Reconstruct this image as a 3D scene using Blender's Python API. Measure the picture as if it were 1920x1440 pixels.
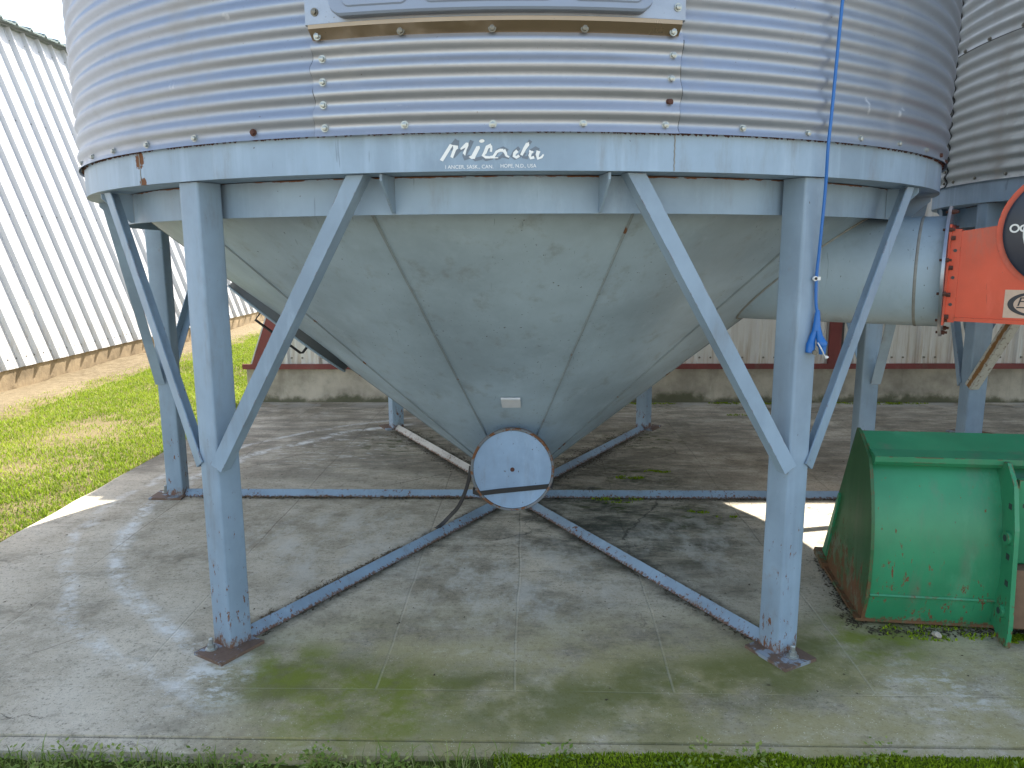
import bpy, bmesh, math, random
import numpy as np
from mathutils import Vector, Matrix, noise as mnoise
random.seed(7); RNG = np.random.default_rng(11)
R = math.radians; PI = math.pi
for o in list(bpy.data.objects): bpy.data.objects.remove(o, do_unlink=True)
SC = bpy.context.scene; COL = SC.collection

# ------------------------------------------------------------------ camera
cd = bpy.data.cameras.new('camera'); cam = bpy.data.objects.new('camera', cd); COL.objects.link(cam)
_r = Vector((0.9996135, 0.0273488, -0.0049903)); _f = Vector((-0.0278000, 0.9843310, -0.1741256))
_u = _r.cross(_f).normalized(); _r = _f.cross(_u).normalized()
M = Matrix((( _r.x, _u.x, -_f.x, 0.1176), (_r.y, _u.y, -_f.y, -4.5065), (_r.z, _u.z, -_f.z, 1.4903), (0, 0, 0, 1)))
cam.matrix_world = M
cd.sensor_width = 36; cd.lens = 1445.16 / 1920 * 36; cd.clip_start = 0.05; cd.clip_end = 2000
SC.camera = cam

# ------------------------------------------------------------------ light
SUN = Vector((0.335, 0.728, 1.0)).normalized()          # towards the sun
EL = math.asin(SUN.z); AZ = math.atan2(SUN.x, SUN.y)
world = bpy.data.worlds.new('World'); SC.world = world; world.use_nodes = True
wn = world.node_tree.nodes; wl = world.node_tree.links
bg = wn['Background']; sky = wn.new('ShaderNodeTexSky'); sky.sky_type = 'NISHITA'; sky.sun_disc = False
sky.sun_elevation = EL; sky.sun_rotation = AZ; sky.altitude = 100; sky.air_density = 1.0; sky.dust_density = 0.9; sky.ozone_density = 1.0
tint = wn.new('ShaderNodeMix'); tint.data_type = 'RGBA'; tint.blend_type = 'MULTIPLY'; tint.inputs[0].default_value = 1; tint.inputs[7].default_value = (1.16, 1.0, .84, 1)
wl.new(sky.outputs[0], tint.inputs[6]); wl.new(tint.outputs[2], bg.inputs[0]); bg.inputs[1].default_value = 0.15
sl = bpy.data.lights.new('sun', 'SUN'); sl.energy = 4.0; sl.angle = R(0.53); sl.color = (1.0, 0.95, 0.87)
so = bpy.data.objects.new('sun', sl); COL.objects.link(so); so.rotation_euler = (-SUN).to_track_quat('-Z', 'Y').to_euler()
so.location = SUN * 40
vs = SC.view_settings; SC.display_settings.display_device = 'sRGB'
vs.view_transform = 'Standard'; vs.look = 'None'; vs.gamma = 1; vs.use_curve_mapping = False; vs.exposure = 1.7
SC.cycles.max_bounces = 8; SC.cycles.diffuse_bounces = 4

# ------------------------------------------------------------------ node helpers
class N:
    def __init__(s, name):
        s.m = bpy.data.materials.new(name); s.m.use_nodes = True
        s.t = s.m.node_tree; s.b = s.t.nodes['Principled BSDF']
    def n(s, typ, **k):
        x = s.t.nodes.new(typ)
        for a, b in k.items(): setattr(x, a, b)
        return x
    def put(s, sock, v):
        if hasattr(v, 'is_output'): s.t.links.new(v, sock)
        elif v is not None:
            if isinstance(v, (tuple, list)) and len(v) == 3 and sock.type == 'RGBA': v = (*v, 1)
            sock.default_value = v
    def coord(s, rand=False):
        c = s.n('ShaderNodeTexCoord').outputs['Object']
        if rand:
            oi = s.n('ShaderNodeObjectInfo').outputs['Random']
            c = s.v('ADD', c, s.v('SCALE', (13.0, 7.0, 0.0), sc=oi))
        return c
    def v(s, op, a, b=None, sc=None):
        x = s.n('ShaderNodeVectorMath', operation=op); s.put(x.inputs[0], a)
        if b is not None: s.put(x.inputs[1], b)
        if sc is not None: s.put(x.inputs[3], sc)
        return x.outputs[0]
    def mul(s, vec, sc): return s.v('MULTIPLY', vec, sc)
    def sep(s, vec):
        x = s.n('ShaderNodeSeparateXYZ'); s.put(x.inputs[0], vec); return x.outputs
    def noise(s, vec, scale, detail=4, rough=.55, dist=0):
        x = s.n('ShaderNodeTexNoise'); s.put(x.inputs['Vector'], vec); x.inputs['Scale'].default_value = scale
        x.inputs['Detail'].default_value = detail; x.inputs['Roughness'].default_value = rough; x.inputs['Distortion'].default_value = dist
        return x.outputs[0]
    def vor(s, vec, scale, feat='F1'):
        x = s.n('ShaderNodeTexVoronoi', feature=feat); s.put(x.inputs['Vector'], vec); x.inputs['Scale'].default_value = scale
        return x.outputs
    def k(s, op, a, b=None, c=None, clamp=False):
        x = s.n('ShaderNodeMath', operation=op, use_clamp=clamp); s.put(x.inputs[0], a)
        if b is not None: s.put(x.inputs[1], b)
        if c is not None: s.put(x.inputs[2], c)
        return x.outputs[0]
    def sm(s, v, a, b, lo=0.0, hi=1.0):
        x = s.n('ShaderNodeMapRange', interpolation_type='SMOOTHSTEP'); s.put(x.inputs[0], v)
        x.inputs[1].default_value = a; x.inputs[2].default_value = b; x.inputs[3].default_value = lo; x.inputs[4].default_value = hi
        return x.outputs[0]
    def mix(s, f, a, b, mode='MIX'):
        x = s.n('ShaderNodeMix', data_type='RGBA', blend_type=mode); s.put(x.inputs[0], f); s.put(x.inputs[6], a); s.put(x.inputs[7], b)
        return x.outputs[2]
    def bump(s, h, strength=.3, dist=.01):
        x = s.n('ShaderNodeBump'); s.put(x.inputs['Height'], h); x.inputs['Strength'].default_value = strength; x.inputs['Distance'].default_value = dist
        return x.outputs[0]
    def out(s, col, rough=.5, metal=0.0, normal=None, spec=None):
        s.put(s.b.inputs['Base Color'], col); s.put(s.b.inputs['Roughness'], rough); s.put(s.b.inputs['Metallic'], metal)
        if normal is not None: s.put(s.b.inputs['Normal'], normal)
        if spec is not None: s.put(s.b.inputs['Specular IOR Level'], spec)
        return s.m
    def spot(s, vec, c, rad):                       # 1 inside a sphere round c, 0 outside, soft
        d = s.n('ShaderNodeVectorMath', operation='DISTANCE'); s.put(d.inputs[0], vec); d.inputs[1].default_value = c
        return s.sm(d.outputs['Value'], rad, rad * .3)
    def edge(s, rad):                               # worn edges
        bv = s.n('ShaderNodeBevel', samples=4); bv.inputs[0].default_value = rad
        g = s.n('ShaderNodeNewGeometry').outputs['Normal']
        d = s.n('ShaderNodeVectorMath', operation='DOT_PRODUCT'); s.put(d.inputs[0], bv.outputs[0]); s.put(d.inputs[1], g)
        return s.sm(d.outputs['Value'], .985, .90)

RUST = (.115, .052, .028); RUST2 = (.20, .085, .035)
def paint(name, base, rand=True, specks=.5, rust=.3, bottom=0, edges=0, rough=.48, streak=.25, spots=(), top=None):
    s = N(name); v0 = s.coord(False); v = s.coord(rand)
    big = s.noise(v, 2.2, 5, .6); c = s.mix(s.sm(big, .3, .72), tuple(x * .78 for x in base), tuple(min(1, x * 1.10) for x in base))
    st = s.noise(s.mul(v, (16, 16, .9)), 1, 4, .6)
    c = s.mix(s.k('MULTIPLY', s.sm(st, .5, .75), streak), c, tuple(min(1, x * 1.25 + .03) for x in base))
    grime = s.noise(s.mul(v, (9, 9, 2)), 1.0, 6, .7)
    c = s.mix(s.k('MULTIPLY', s.sm(grime, .52, .76), .42), c, (.16, .145, .115))
    chalk = s.noise(s.mul(v, (3, 3, 1.2)), 1.6, 9, .74); c = s.mix(s.k('MULTIPLY', s.sm(chalk, .54, .72), .38), c, tuple(min(1, x * 1.15 + .07) for x in base))
    scr = s.noise(s.mul(v, (40, 7, 3)), 1.4, 3, .5); c = s.mix(s.k('MULTIPLY', s.k('MULTIPLY', s.sm(scr, .70, .72), s.sm(s.noise(v, 2.1, 3), .50, .60)), .5), c, tuple(x * .5 for x in base))
    rc = s.mix(s.noise(v, 60, 3), RUST, RUST2)
    sp = s.noise(s.mul(v, (1, 1, .6)), 75, 2, .5)
    dens = s.noise(v, 3.0, 3)
    f = s.k('MULTIPLY', s.sm(sp, .80 - .12 * specks, .82 - .12 * specks), s.sm(dens, .42, .6))
    c = s.mix(s.k('MULTIPLY', f, .85), c, (.07, .055, .045))
    rs = s.noise(v, 11, 8, .68); rb = s.k('ADD', s.noise(v, 1.7, 2), .25 if rust > 1 else 0)
    f2 = s.k('MULTIPLY', s.sm(rs, .74 - .10 * rust, .76 - .10 * rust), s.sm(rb, .5, .62))
    z = s.sep(v0)[2]
    if bottom:
        bz = s.sm(z, bottom, 0.0); nb = s.noise(s.mul(v, (24, 24, 14) if bottom > .05 else (75, 75, 30)), 1, 8, .75)
        f2 = s.k('MAXIMUM', f2, s.k('MULTIPLY', s.sm(s.k('ADD', nb, s.k('MULTIPLY', bz, .26)), .66, .76), .9))
        vs_ = s.noise(s.mul(v, (1, 1, .35)), 62, 5, .7); lowz = s.sm(z, .75, .05)
        f2 = s.k('MAXIMUM', f2, s.k('MULTIPLY', s.k('MULTIPLY', s.sm(s.k('ADD', vs_, s.k('MULTIPLY', lowz, .085)), .665, .695), s.sm(s.noise(v, 5, 3), .44, .54)), s.sm(z, 1.0, .5)))
        c = s.mix(s.k('MULTIPLY', s.sm(s.k('ADD', s.noise(v, 8, 5, .7), s.k('MULTIPLY', bz, .2)), .62, .78), .5), c, (.22, .19, .15))
    if top:                                        # rusty joint at a given height
        bz = s.k('MULTIPLY', s.sm(z, top - .014, top - .002), .32)
        f2 = s.k('MAXIMUM', f2, s.sm(s.k('ADD', s.noise(s.mul(v, (9, 9, 40)), 1, 6, .7), bz), .74, .80))
    if edges:
        e = s.edge(edges); ne = s.noise(v, 13, 6, .7)
        f2 = s.k('MAXIMUM', f2, s.k('MULTIPLY', e, s.sm(ne, .53, .60)))
    for (p, rad) in spots:
        f2 = s.k('MAXIMUM', f2, s.sm(s.k('ADD', s.noise(v, 28, 7, .72), s.k('MULTIPLY', s.spot(v0, p, rad), .34)), .70, .74))
    c = s.mix(f2, c, rc)
    h = s.k('SUBTRACT', s.k('MULTIPLY', s.noise(v, 35, 3), .25), s.k('MULTIPLY', f2, .6))
    return s.out(c, s.mix(f2, (rough,) * 3, (.85,) * 3), 0, s.bump(h, .22, .004), .4)

BLUE = (.26, .355, .46)
def metal_mat(name, base, rough=.36, spangle=1.0, dirt=.2):
    s = N(name); v = s.coord()
    vo = s.n('ShaderNodeTexVoronoi'); s.put(vo.inputs['Vector'], v); vo.inputs['Scale'].default_value = 95
    cell = s.noise(vo.outputs['Position'] if 'Position' in vo.outputs else vo.outputs['Color'], 37, 0)
    n1 = s.noise(v, 4, 5, .6); n2 = s.noise(v, 240, 2)
    b0 = tuple(x * (1 - .10 * spangle) for x in base)
    c = s.mix(s.k('ADD', s.k('MULTIPLY', cell, .6), s.k('MULTIPLY', n2, .4)), b0, base)
    st = s.noise(s.mul(v, (5, 5, 1.1)), 1.0, 6, .65)
    dm = s.k('MULTIPLY', s.sm(st, .5, .72), dirt)
    c = s.mix(dm, c, (.36, .33, .28))
    sp = s.sm(s.noise(v, 120, 2), .735, .75); c = s.mix(s.k('MULTIPLY', sp, .7), c, (.16, .13, .10))
    bl = s.k('MULTIPLY', s.sm(s.noise(v, 9, 4, .5), .70, .74), .35); c = s.mix(bl, c, (.75, .76, .77))
    r = s.k('ADD', s.k('ADD', rough - .08, s.k('MULTIPLY', n1, .14)), s.k('MULTIPLY', s.k('ADD', dm, bl), .5))
    h = s.k('ADD', s.k('MULTIPLY', n2, .3), s.k('MULTIPLY', s.noise(v, 14, 3), .7))
    return s.out(c, r, s.k('SUBTRACT', .72, s.k('MULTIPLY', s.k('ADD', dm, bl), .8)), s.bump(h, .08, .004))

def simple(name, col, rough=.6, metal=0, var=.12, scale=20, bump=.15):
    s = N(name); v = s.coord(True); n_ = s.noise(v, scale, 5, .6)
    c = s.mix(n_, tuple(x * (1 - var) for x in col), tuple(min(1, x * (1 + var)) for x in col))
    return s.out(c, rough, metal, s.bump(n_, bump, .004))

# ------------------------------------------------------------------ mesh helpers
class MB:
    def __init__(s): s.v = []; s.f = []
    def add(s, vs, fs):
        o = len(s.v); s.v += [tuple(p) for p in vs]; s.f += [tuple(i + o for i in f) for f in fs]; return s
    def box(s, x0, x1, y0, y1, z0, z1):
        return s.add([(x, y, z) for z in (z0, z1) for y in (y0, y1) for x in (x0, x1)],
                     [(0, 2, 3, 1), (4, 5, 7, 6), (0, 1, 5, 4), (2, 6, 7, 3), (0, 4, 6, 2), (1, 3, 7, 5)])
    def prism(s, poly, a, b, caps=True):            # poly: list of 3-D points on end a; b: offset vector
        n_ = len(poly); b = Vector(b); p = [Vector(q) for q in poly]
        fs = [(i, (i + 1) % n_, (i + 1) % n_ + n_, i + n_) for i in range(n_)]
        if caps: fs += [tuple(range(n_ - 1, -1, -1)), tuple(range(n_, 2 * n_))]
        return s.add([q for q in p] + [q + b for q in p], fs)
    def lathe(s, prof, seg=96, a0=0, a1=2 * PI, closed=True):
        full = abs(a1 - a0 - 2 * PI) < 1e-6; m = seg if full else seg + 1; n_ = len(prof); vs = []
        for i in range(m):
            a = a0 + (a1 - a0) * i / seg
            vs += [(r_ * math.cos(a), r_ * math.sin(a), z) for r_, z in prof]
        fs = []
        for i in range(seg):
            j = (i + 1) % m
            for q in range(n_ if closed else n_ - 1):
                w = (q + 1) % n_; fs.append((i * n_ + q, j * n_ + q, j * n_ + w, i * n_ + w))
        if closed and not full: fs += [tuple(range(n_ - 1, -1, -1)), tuple((m - 1) * n_ + q for q in range(n_))]
        return s.add(vs, fs)
    def tube(s, pts, rad, seg=8, cap=True):
        pts = [Vector(p) for p in pts]; rad = rad if isinstance(rad, (list, tuple)) else [rad] * len(pts); vs = []; fs = []
        up = Vector((0, 0, 1))
        for i, p in enumerate(pts):
            d = (pts[min(i + 1, len(pts) - 1)] - pts[max(i - 1, 0)]).normalized()
            if i == 0: 
                a = d.cross(up if abs(d.z) < .9 else Vector((1, 0, 0))).normalized()
            else: a = (a - d * a.dot(d)).normalized()
            b = d.cross(a)
            vs += [p + (a * math.cos(2 * PI * q / seg) + b * math.sin(2 * PI * q / seg)) * rad[i] for q in range(seg)]
        for i in range(len(pts) - 1):
            for q in range(seg):
                w = (q + 1) % seg; fs.append((i * seg + q, i * seg + w, (i + 1) * seg + w, (i + 1) * seg + q))
        if cap: fs += [tuple(range(seg - 1, -1, -1)), tuple((len(pts) - 1) * seg + q for q in range(seg))]
        return s.add(vs, fs)
    def disc(s, c, ax, rad, h, seg=32):             # short cylinder from c along ax
        c = Vector(c); ax = Vector(ax).normalized(); return s.tube([c, c + ax * h], rad, seg)
    def ribbon(s, pts, nrm, w, th):                 # flat strap
        pts = [Vector(p) for p in pts]; vs = []; fs = []
        for i, p in enumerate(pts):
            d = (pts[min(i + 1, len(pts) - 1)] - pts[max(i - 1, 0)]).normalized(); n_ = Vector(nrm[i] if isinstance(nrm, list) else nrm)
            n_ = (n_ - d * n_.dot(d)).normalized(); b = d.cross(n_)
            vs += [p + b * w / 2 + n_ * th / 2, p - b * w / 2 + n_ * th / 2, p - b * w / 2 - n_ * th / 2, p + b * w / 2 - n_ * th / 2]
        for i in range(len(pts) - 1):
            for q in range(4): fs.append((i * 4 + q, i * 4 + (q + 1) % 4, i * 4 + 4 + (q + 1) % 4, i * 4 + 4 + q))
        fs += [(3, 2, 1, 0), tuple(len(vs) - 4 + q for q in range(4))]
        return s.add(vs, fs)
    def mesh(s, name, smooth=None):
        m = bpy.data.meshes.new(name); m.from_pydata(s.v, [], s.f); m.update()
        bm = bmesh.new(); bm.from_mesh(m); bmesh.ops.recalc_face_normals(bm, faces=bm.faces); bm.to_mesh(m); bm.free()
        if smooth is not None:
            m.polygons.foreach_set('use_smooth', [True] * len(m.polygons)); m.set_sharp_from_angle(angle=R(smooth))
        return m
    def build(s, name, mat, parent=None, smooth=None, loc=(0, 0, 0), rz=0, label=None):
        return place(name, s.mesh(name, smooth), mat, parent, loc, rz, label)
def place(name, mesh, mat, parent=None, loc=(0, 0, 0), rz=0, label=None):
    if mat and not mesh.materials: mesh.materials.append(mat)
    o = bpy.data.objects.new(name, mesh); COL.objects.link(o); o.location = loc; o.rotation_euler = (0, 0, rz)
    if parent: o.parent = parent
    if label: o['label'] = label
    return o
def tag(o, label=None, cat=None, group=None, kind=None):
    if label: o['label'] = label
    if cat: o['category'] = cat
    if group: o['group'] = group
    if kind: o['kind'] = kind
    return o
def empty(name, loc, label, cat, group=None, rz=0):
    o = bpy.data.objects.new(name, None); COL.objects.link(o); o.location = loc; o.rotation_euler = (0, 0, rz); o.empty_display_size = .2
    return tag(o, label, cat, group)
def bulk(name, V, F, mat, parent=None, tint=None, kind='stuff'):
    """one mesh from numpy arrays: V (n,3), F (m,3)"""
    m = bpy.data.meshes.new(name); m.vertices.add(len(V)); m.vertices.foreach_set('co', np.asarray(V, np.float32).ravel())
    k_ = F.shape[1]; m.loops.add(F.size); m.loops.foreach_set('vertex_index', np.asarray(F, np.int32).ravel())
    m.polygons.add(len(F)); m.polygons.foreach_set('loop_start', np.arange(0, F.size, k_, dtype=np.int32))
    m.update(calc_edges=True)
    if tint is not None:
        a = m.attributes.new('tint', 'FLOAT', 'POINT'); a.data.foreach_set('value', np.asarray(tint, np.float32))
    o = place(name, m, mat, parent)
    if kind: o['kind'] = kind
    return o

# ------------------------------------------------------------------ materials
M_frame = paint('blue_grey_paint', BLUE, specks=.45, rust=.05, bottom=.10, edges=.006)
M_brace = paint('blue_grey_paint_brace', BLUE, specks=.25, rust=0, edges=.004)
M_ring = paint('blue_grey_paint_rim', tuple(x * 1.04 for x in BLUE), rand=False, specks=.15, rust=-.1, streak=.55, top=None,
               spots=[((-1.278, -1.717, 1.80), .055), ((-1.27, -1.72, 1.725), .035), ((-1.11, -1.84, 1.775), .012)])
M_band = paint('blue_grey_paint_band', tuple(x * .98 for x in BLUE), rand=False, specks=.3, rust=0, top=1.716)
M_cone = paint('blue_grey_paint_hopper', (.335, .43, .51), rand=False, specks=.75, rust=-.05, streak=.12)
M_spoke = paint('blue_grey_paint_spoke', BLUE, specks=.8, rust=.75, rough=.55, edges=.005, bottom=.022)
M_spoke_pale = paint('lit_pale_paint_spoke', (.52, .50, .45), specks=.8, rust=.9, rough=.55, bottom=.02)  # paler base colour stands in for brighter light on the back-left spoke
def plate_mat():
    s = N('rusty_plate'); v = s.coord(True); n1 = s.noise(v, 9, 8, .7); n2 = s.noise(v, 60, 5, .7)
    c = s.mix(n2, (.105, .065, .045), (.20, .135, .10)); c = s.mix(s.k('MULTIPLY', s.sm(n1, .50, .57), .9), c, (.27, .32, .37))
    return s.out(c, .75, 0, s.bump(s.k('ADD', n1, n2), .35, .004), .3)
M_plate = plate_mat()
M_cover = paint('blue_cover_paint', (.25, .36, .51), rand=False, specks=.8, rust=.35, edges=.012)
M_rim = paint('rusty_cover_rim', (.16, .17, .18), rand=False, specks=.8, rust=2.1, rough=.7)
M_galv = metal_mat('galvanised_sheet', (.335, .375, .445), .47)
M_galv_new = metal_mat('galvanised_sheet_patch', (.385, .41, .455), .42, 1.2, .1)
M_galv_old = metal_mat('galvanised_sheet_weathered', (.36, .385, .385), .52, 1, .5)
M_frame_galv = metal_mat('galvanised_door_frame', (.33, .36, .42), .36, 2.2, .25)
M_skirt = metal_mat('ground_reflection_brown_skirt', (.34, .25, .17), .30, 1, .35)  # brown base colour paints in the ground mirrored by the zinc skirt
M_door = simple('door_panel_grey_blue', (.24, .29, .385), .45, .1, .05, 12, .05)
M_bolt = simple('zinc_bolt', (.40, .42, .40), .38, .7, .2, 60)
M_bolt_rust = simple('rusty_bolt', (.085, .035, .025), .85, 0, .4, 60)
M_bolt_dark = simple('weathered_bolt', (.20, .19, .16), .5, .6, .3, 60)
M_weld = simple('weld_line', (.25, .25, .235), .7, 0, .45, 30, .3)
M_seam = paint('hopper_weld_seam', (.24, .285, .31), rand=False, specks=.5, rust=1.25, rough=.7)
M_black = simple('black_rubber', (.018, .018, .02), .55, 0, .3, 30)
M_dark = simple('dark_lid', (.035, .04, .042), .5, 0, .3, 10)
M_hatch = simple('hatch_collar_steel', (.075, .085, .092), .5, .2, .3, 10)
M_white = simple('white_plastic', (.72, .72, .70), .45, 0, .04)
M_pouch = simple('clear_grey_pouch', (.62, .62, .63), .25, 0, .08, 25, .3)
M_letter = simple('white_lettering', (.80, .82, .82), .5, 0, .05, 40)
M_lettershade = simple('grey_lettering', (.14, .18, .23), .5, 0, .06, 40)
M_cord = simple('blue_cord', (.012, .13, .42), .38, 0, .08, 30)
M_red = paint('red_fan_paint', (.62, .075, .03), specks=.2, rust=-.1, edges=.006, rough=.36, streak=.12)
M_navy = simple('navy_guard', (.018, .024, .042), .35, 0, .2, 15)
M_sticker = simple('faded_sticker', (.55, .40, .30), .6, 0, .15, 60)
M_ink = simple('black_ink', (.015, .017, .025), .5, 0, .1)
M_redtrim = paint('dark_red_trim', (.20, .045, .042), specks=.1, rust=-.1, edges=.006, rough=.55, streak=.12)
M_green = paint('green_bucket_paint', (.036, .25, .118), rand=False, specks=.45, rust=.42, bottom=.05, edges=.010, rough=.36, streak=.05)
M_rustplate = paint('rust_worn_plate', (.034, .125, .045), rand=False, specks=.5, rust=.6, bottom=.46, edges=.012, rough=.45)
M_rustspoke = simple('rusty_angle', (.17, .10, .06), .8, 0, .35, 25, .3)
M_rustbrace = paint('rust_streaked_brace', (.42, .42, .39), specks=.6, rust=1.9, rough=.6)
M_stone = simple('pale_stone', (.42, .36, .29), .8, 0, .2, 30, .5)

def white_sheet(name, base, stain):
    s = N(name); v = s.coord(); z = s.sep(s.n('ShaderNodeNewGeometry').outputs['Position'])[2]
    n_ = s.noise(s.mul(v, (1.3, 1.3, .35)), 2, 5, .6); c = s.mix(n_, tuple(x * .93 for x in base), base)
    st = s.noise(s.mul(v, (26, 26, 1.6)), 1, 5, .65)
    f = s.k('MULTIPLY', s.k('MULTIPLY', s.sm(st, .42, .68), s.sm(z, .95, .38)), stain)
    c = s.mix(f, c, (.38, .29, .19))
    return s.out(c, .38, 0.0, s.bump(s.noise(v, 5, 3), .05, .01), .5)
M_sheetL = white_sheet('white_wall_sheet', (.56, .56, .56), .40)
M_sheetB = white_sheet('white_end_sheet', (.70, .70, .67), .75)
M_eave = simple('grey_green_eave_metal', (.21, .25, .23), .45, .3, .12, 8)

def foundation(name, base, damp, wet):
    s = N(name); v = s.coord(); p = s.n('ShaderNodeNewGeometry').outputs['Position']; z = s.sep(p)[2]
    n1 = s.noise(v, 2.5, 8, .68); n2 = s.noise(v, 40, 4, .6); n3 = s.noise(s.mul(v, (5, 5, 1)), 1, 6, .7)
    c = s.mix(s.sm(n1, .32, .7), tuple(x * .62 for x in base), tuple(min(1, x * 1.2) for x in base))
    c = s.mix(s.k('MULTIPLY', s.sm(n3, .5, .7), .45), c, tuple(x * .4 for x in base))
    c = s.mix(s.k('MULTIPLY', s.sm(n2, .6, .75), .4), c, tuple(x * .45 for x in base))
    f = s.sm(s.k('ADD', z, s.k('MULTIPLY', s.k('SUBTRACT', n1, .5), .35)), damp, damp * .2)
    c = s.mix(s.k('MULTIPLY', f, .85), c, wet)
    h = s.k('ADD', n1, s.k('MULTIPLY', n2, .35))
    return s.out(c, .9, 0, s.bump(h, .6, .012), .25)
M_foundB = foundation('stained_foundation', (.46, .42, .35), .09, (.085, .09, .05))
M_foundL = foundation('sunlit_foundation', (.36, .275, .17), .05, (.20, .15, .09))

def concrete():
    s = N('concrete_pad'); v = s.coord(); sx, sy, sz = s.sep(v)
    d = s.v('MULTIPLY', v, (1, 1, 0)); ln = s.n('ShaderNodeVectorMath', operation='LENGTH'); s.put(ln.inputs[0], d); r = ln.outputs['Value']
    n_big = s.noise(v, .9, 6, .62); n_mid = s.noise(v, 4.5, 8, .68); n_f = s.noise(v, 60, 4, .65); n_s = s.noise(v, 170, 2, .5)
    br = s.noise(s.mul(v, (2.2, 26, 1)), 1.0, 5, .6)                     # broom / drag marks along x
    n_h = s.noise(v, 16, 10, .78)
    c = s.mix(s.sm(n_big, .34, .66), (.31, .265, .188), (.64, .56, .43))
    c = s.mix(s.k('MULTIPLY', s.sm(n_mid, .40, .64), .6), c, (.66, .59, .47))
    c = s.mix(s.k('MULTIPLY', s.sm(n_h, .47, .30), .65), c, (.13, .112, .078))
    c = s.mix(s.k('MULTIPLY', s.sm(n_h, .54, .70), .45), c, (.66, .60, .49))
    c = s.mix(s.k('MULTIPLY', s.sm(br, .54, .76), .28), c, (.20, .185, .145))
    c = s.mix(s.k('MULTIPLY', s.sm(n_f, .55, .72), .40), c, (.64, .585, .49))
    c = s.mix(s.k('MULTIPLY', s.sm(n_f, .46, .32), .60), c, (.13, .118, .09))
    c = s.mix(s.k('MULTIPLY', s.sm(n_s, .62, .68), .6), c, (.09, .08, .062))
    of = s.k('MULTIPLY', s.k('MULTIPLY', s.sm(sy, -1.25, -2.0), s.sm(sx, -1.2, -.5)), s.sm(n_mid, .30, .60))
    c = s.mix(s.k('MULTIPLY', of, .74), c, (.335, .285, .105))
    # exposed pale aggregate towards the front edge
    agg = s.vor(v, 115)[0]; ag = s.k('MULTIPLY', s.sm(agg, .26, .17), s.sm(s.k('ADD', sy, s.k('MULTIPLY', n_big, .6)), -1.25, -1.8))
    agn = s.sm(s.noise(v, 33, 2), .5, .6)
    c = s.mix(s.k('MULTIPLY', s.k('MULTIPLY', ag, agn), .85), c, (.72, .68, .52))
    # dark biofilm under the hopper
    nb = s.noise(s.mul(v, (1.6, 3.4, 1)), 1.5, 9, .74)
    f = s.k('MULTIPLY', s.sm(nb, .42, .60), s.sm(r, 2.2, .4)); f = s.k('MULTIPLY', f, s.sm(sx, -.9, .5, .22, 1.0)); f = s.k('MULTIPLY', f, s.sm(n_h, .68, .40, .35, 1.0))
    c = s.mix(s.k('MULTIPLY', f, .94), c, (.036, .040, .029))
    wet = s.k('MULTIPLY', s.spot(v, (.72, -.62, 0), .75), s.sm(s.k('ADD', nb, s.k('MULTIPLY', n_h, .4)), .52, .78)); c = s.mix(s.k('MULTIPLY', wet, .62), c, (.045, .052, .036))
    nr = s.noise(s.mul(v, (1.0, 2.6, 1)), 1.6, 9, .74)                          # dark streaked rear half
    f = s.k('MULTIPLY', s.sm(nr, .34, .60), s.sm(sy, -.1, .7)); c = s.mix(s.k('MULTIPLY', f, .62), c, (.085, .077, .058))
    # whitewashed patches in front of the outlet
    wpat = s.k('MAXIMUM', s.spot(v, (.05, -1.15, 0), .75), s.k('MAXIMUM', s.spot(v, (.95, -.75, 0), .55), s.spot(v, (-.9, -.75, 0), .8)))
    nw = s.noise(s.mul(v, (3, 1.6, 1)), 1.8, 8, .72)
    f = s.k('MULTIPLY', wpat, s.sm(nw, .44, .64)); c = s.mix(s.k('MULTIPLY', f, .75), c, (.60, .57, .50))
    n_x = s.noise(s.mul(v, (1.0, 1.5, 1)), 2.4, 11, .80); c = s.mix(s.k('MULTIPLY', s.sm(n_x, .50, .36), .42), c, (.12, .108, .075)); c = s.mix(s.k('MULTIPLY', s.sm(n_x, .54, .68), .30), c, (.72, .67, .56))
    # drip line below the rim: lime on the left, algae in front
    nd = s.noise(v, 2.6, 3, .5); rr = s.k('ADD', r, s.k('MULTIPLY', s.k('SUBTRACT', nd, .5), .22))
    ring1 = s.k('MULTIPLY', s.sm(rr, 2.07, 2.14), s.sm(rr, 2.22, 2.15)); ring2 = s.k('MULTIPLY', s.sm(rr, 2.34, 2.38), s.sm(rr, 2.44, 2.40))
    nl = s.noise(s.mul(v, (1, 1.3, 1)), 7, 10, .82); side = s.sm(sx, -.75, -1.15)
    f = s.k('MULTIPLY', s.k('MULTIPLY', s.k('MAXIMUM', ring1, s.k('MULTIPLY', ring2, .7)), side), s.sm(nl, .43, .58))
    pl = s.k('MULTIPLY', s.spot(v, (-1.0, -2.06, 0), .24), s.sm(s.noise(s.mul(v, (1, 1.6, 1)), 7, 10, .80), .47, .58))
    pl = s.k('MAXIMUM', pl, s.k('MULTIPLY', s.spot(v, (1.5, -2.08, 0), .30), s.sm(s.noise(s.mul(v, (1, 1.6, 1)), 8, 9, .78), .50, .64, 0, .6)))
    pl = s.k('MAXIMUM', pl, s.k('MULTIPLY', s.spot(v, (-1.3, 1.1, 0), .8), s.sm(s.noise(s.mul(v, (1, 5, 1)), 6, 7, .75), .55, .64)))
    f = s.k('MAXIMUM', f, pl); c = s.mix(s.k('MULTIPLY', f, .92), c, (.74, .73, .68))
    rw = s.k('MULTIPLY', s.sm(rr, 1.86, 2.10), s.sm(rr, 2.50, 2.22)); front = s.k('MULTIPLY', s.sm(sy, -.9, -1.8), s.sm(sx, -1.15, -.8))
    na = s.noise(v, 3.5, 7, .66); f = s.k('MULTIPLY', s.k('MULTIPLY', rw, front), s.sm(na, .30, .58))
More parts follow.
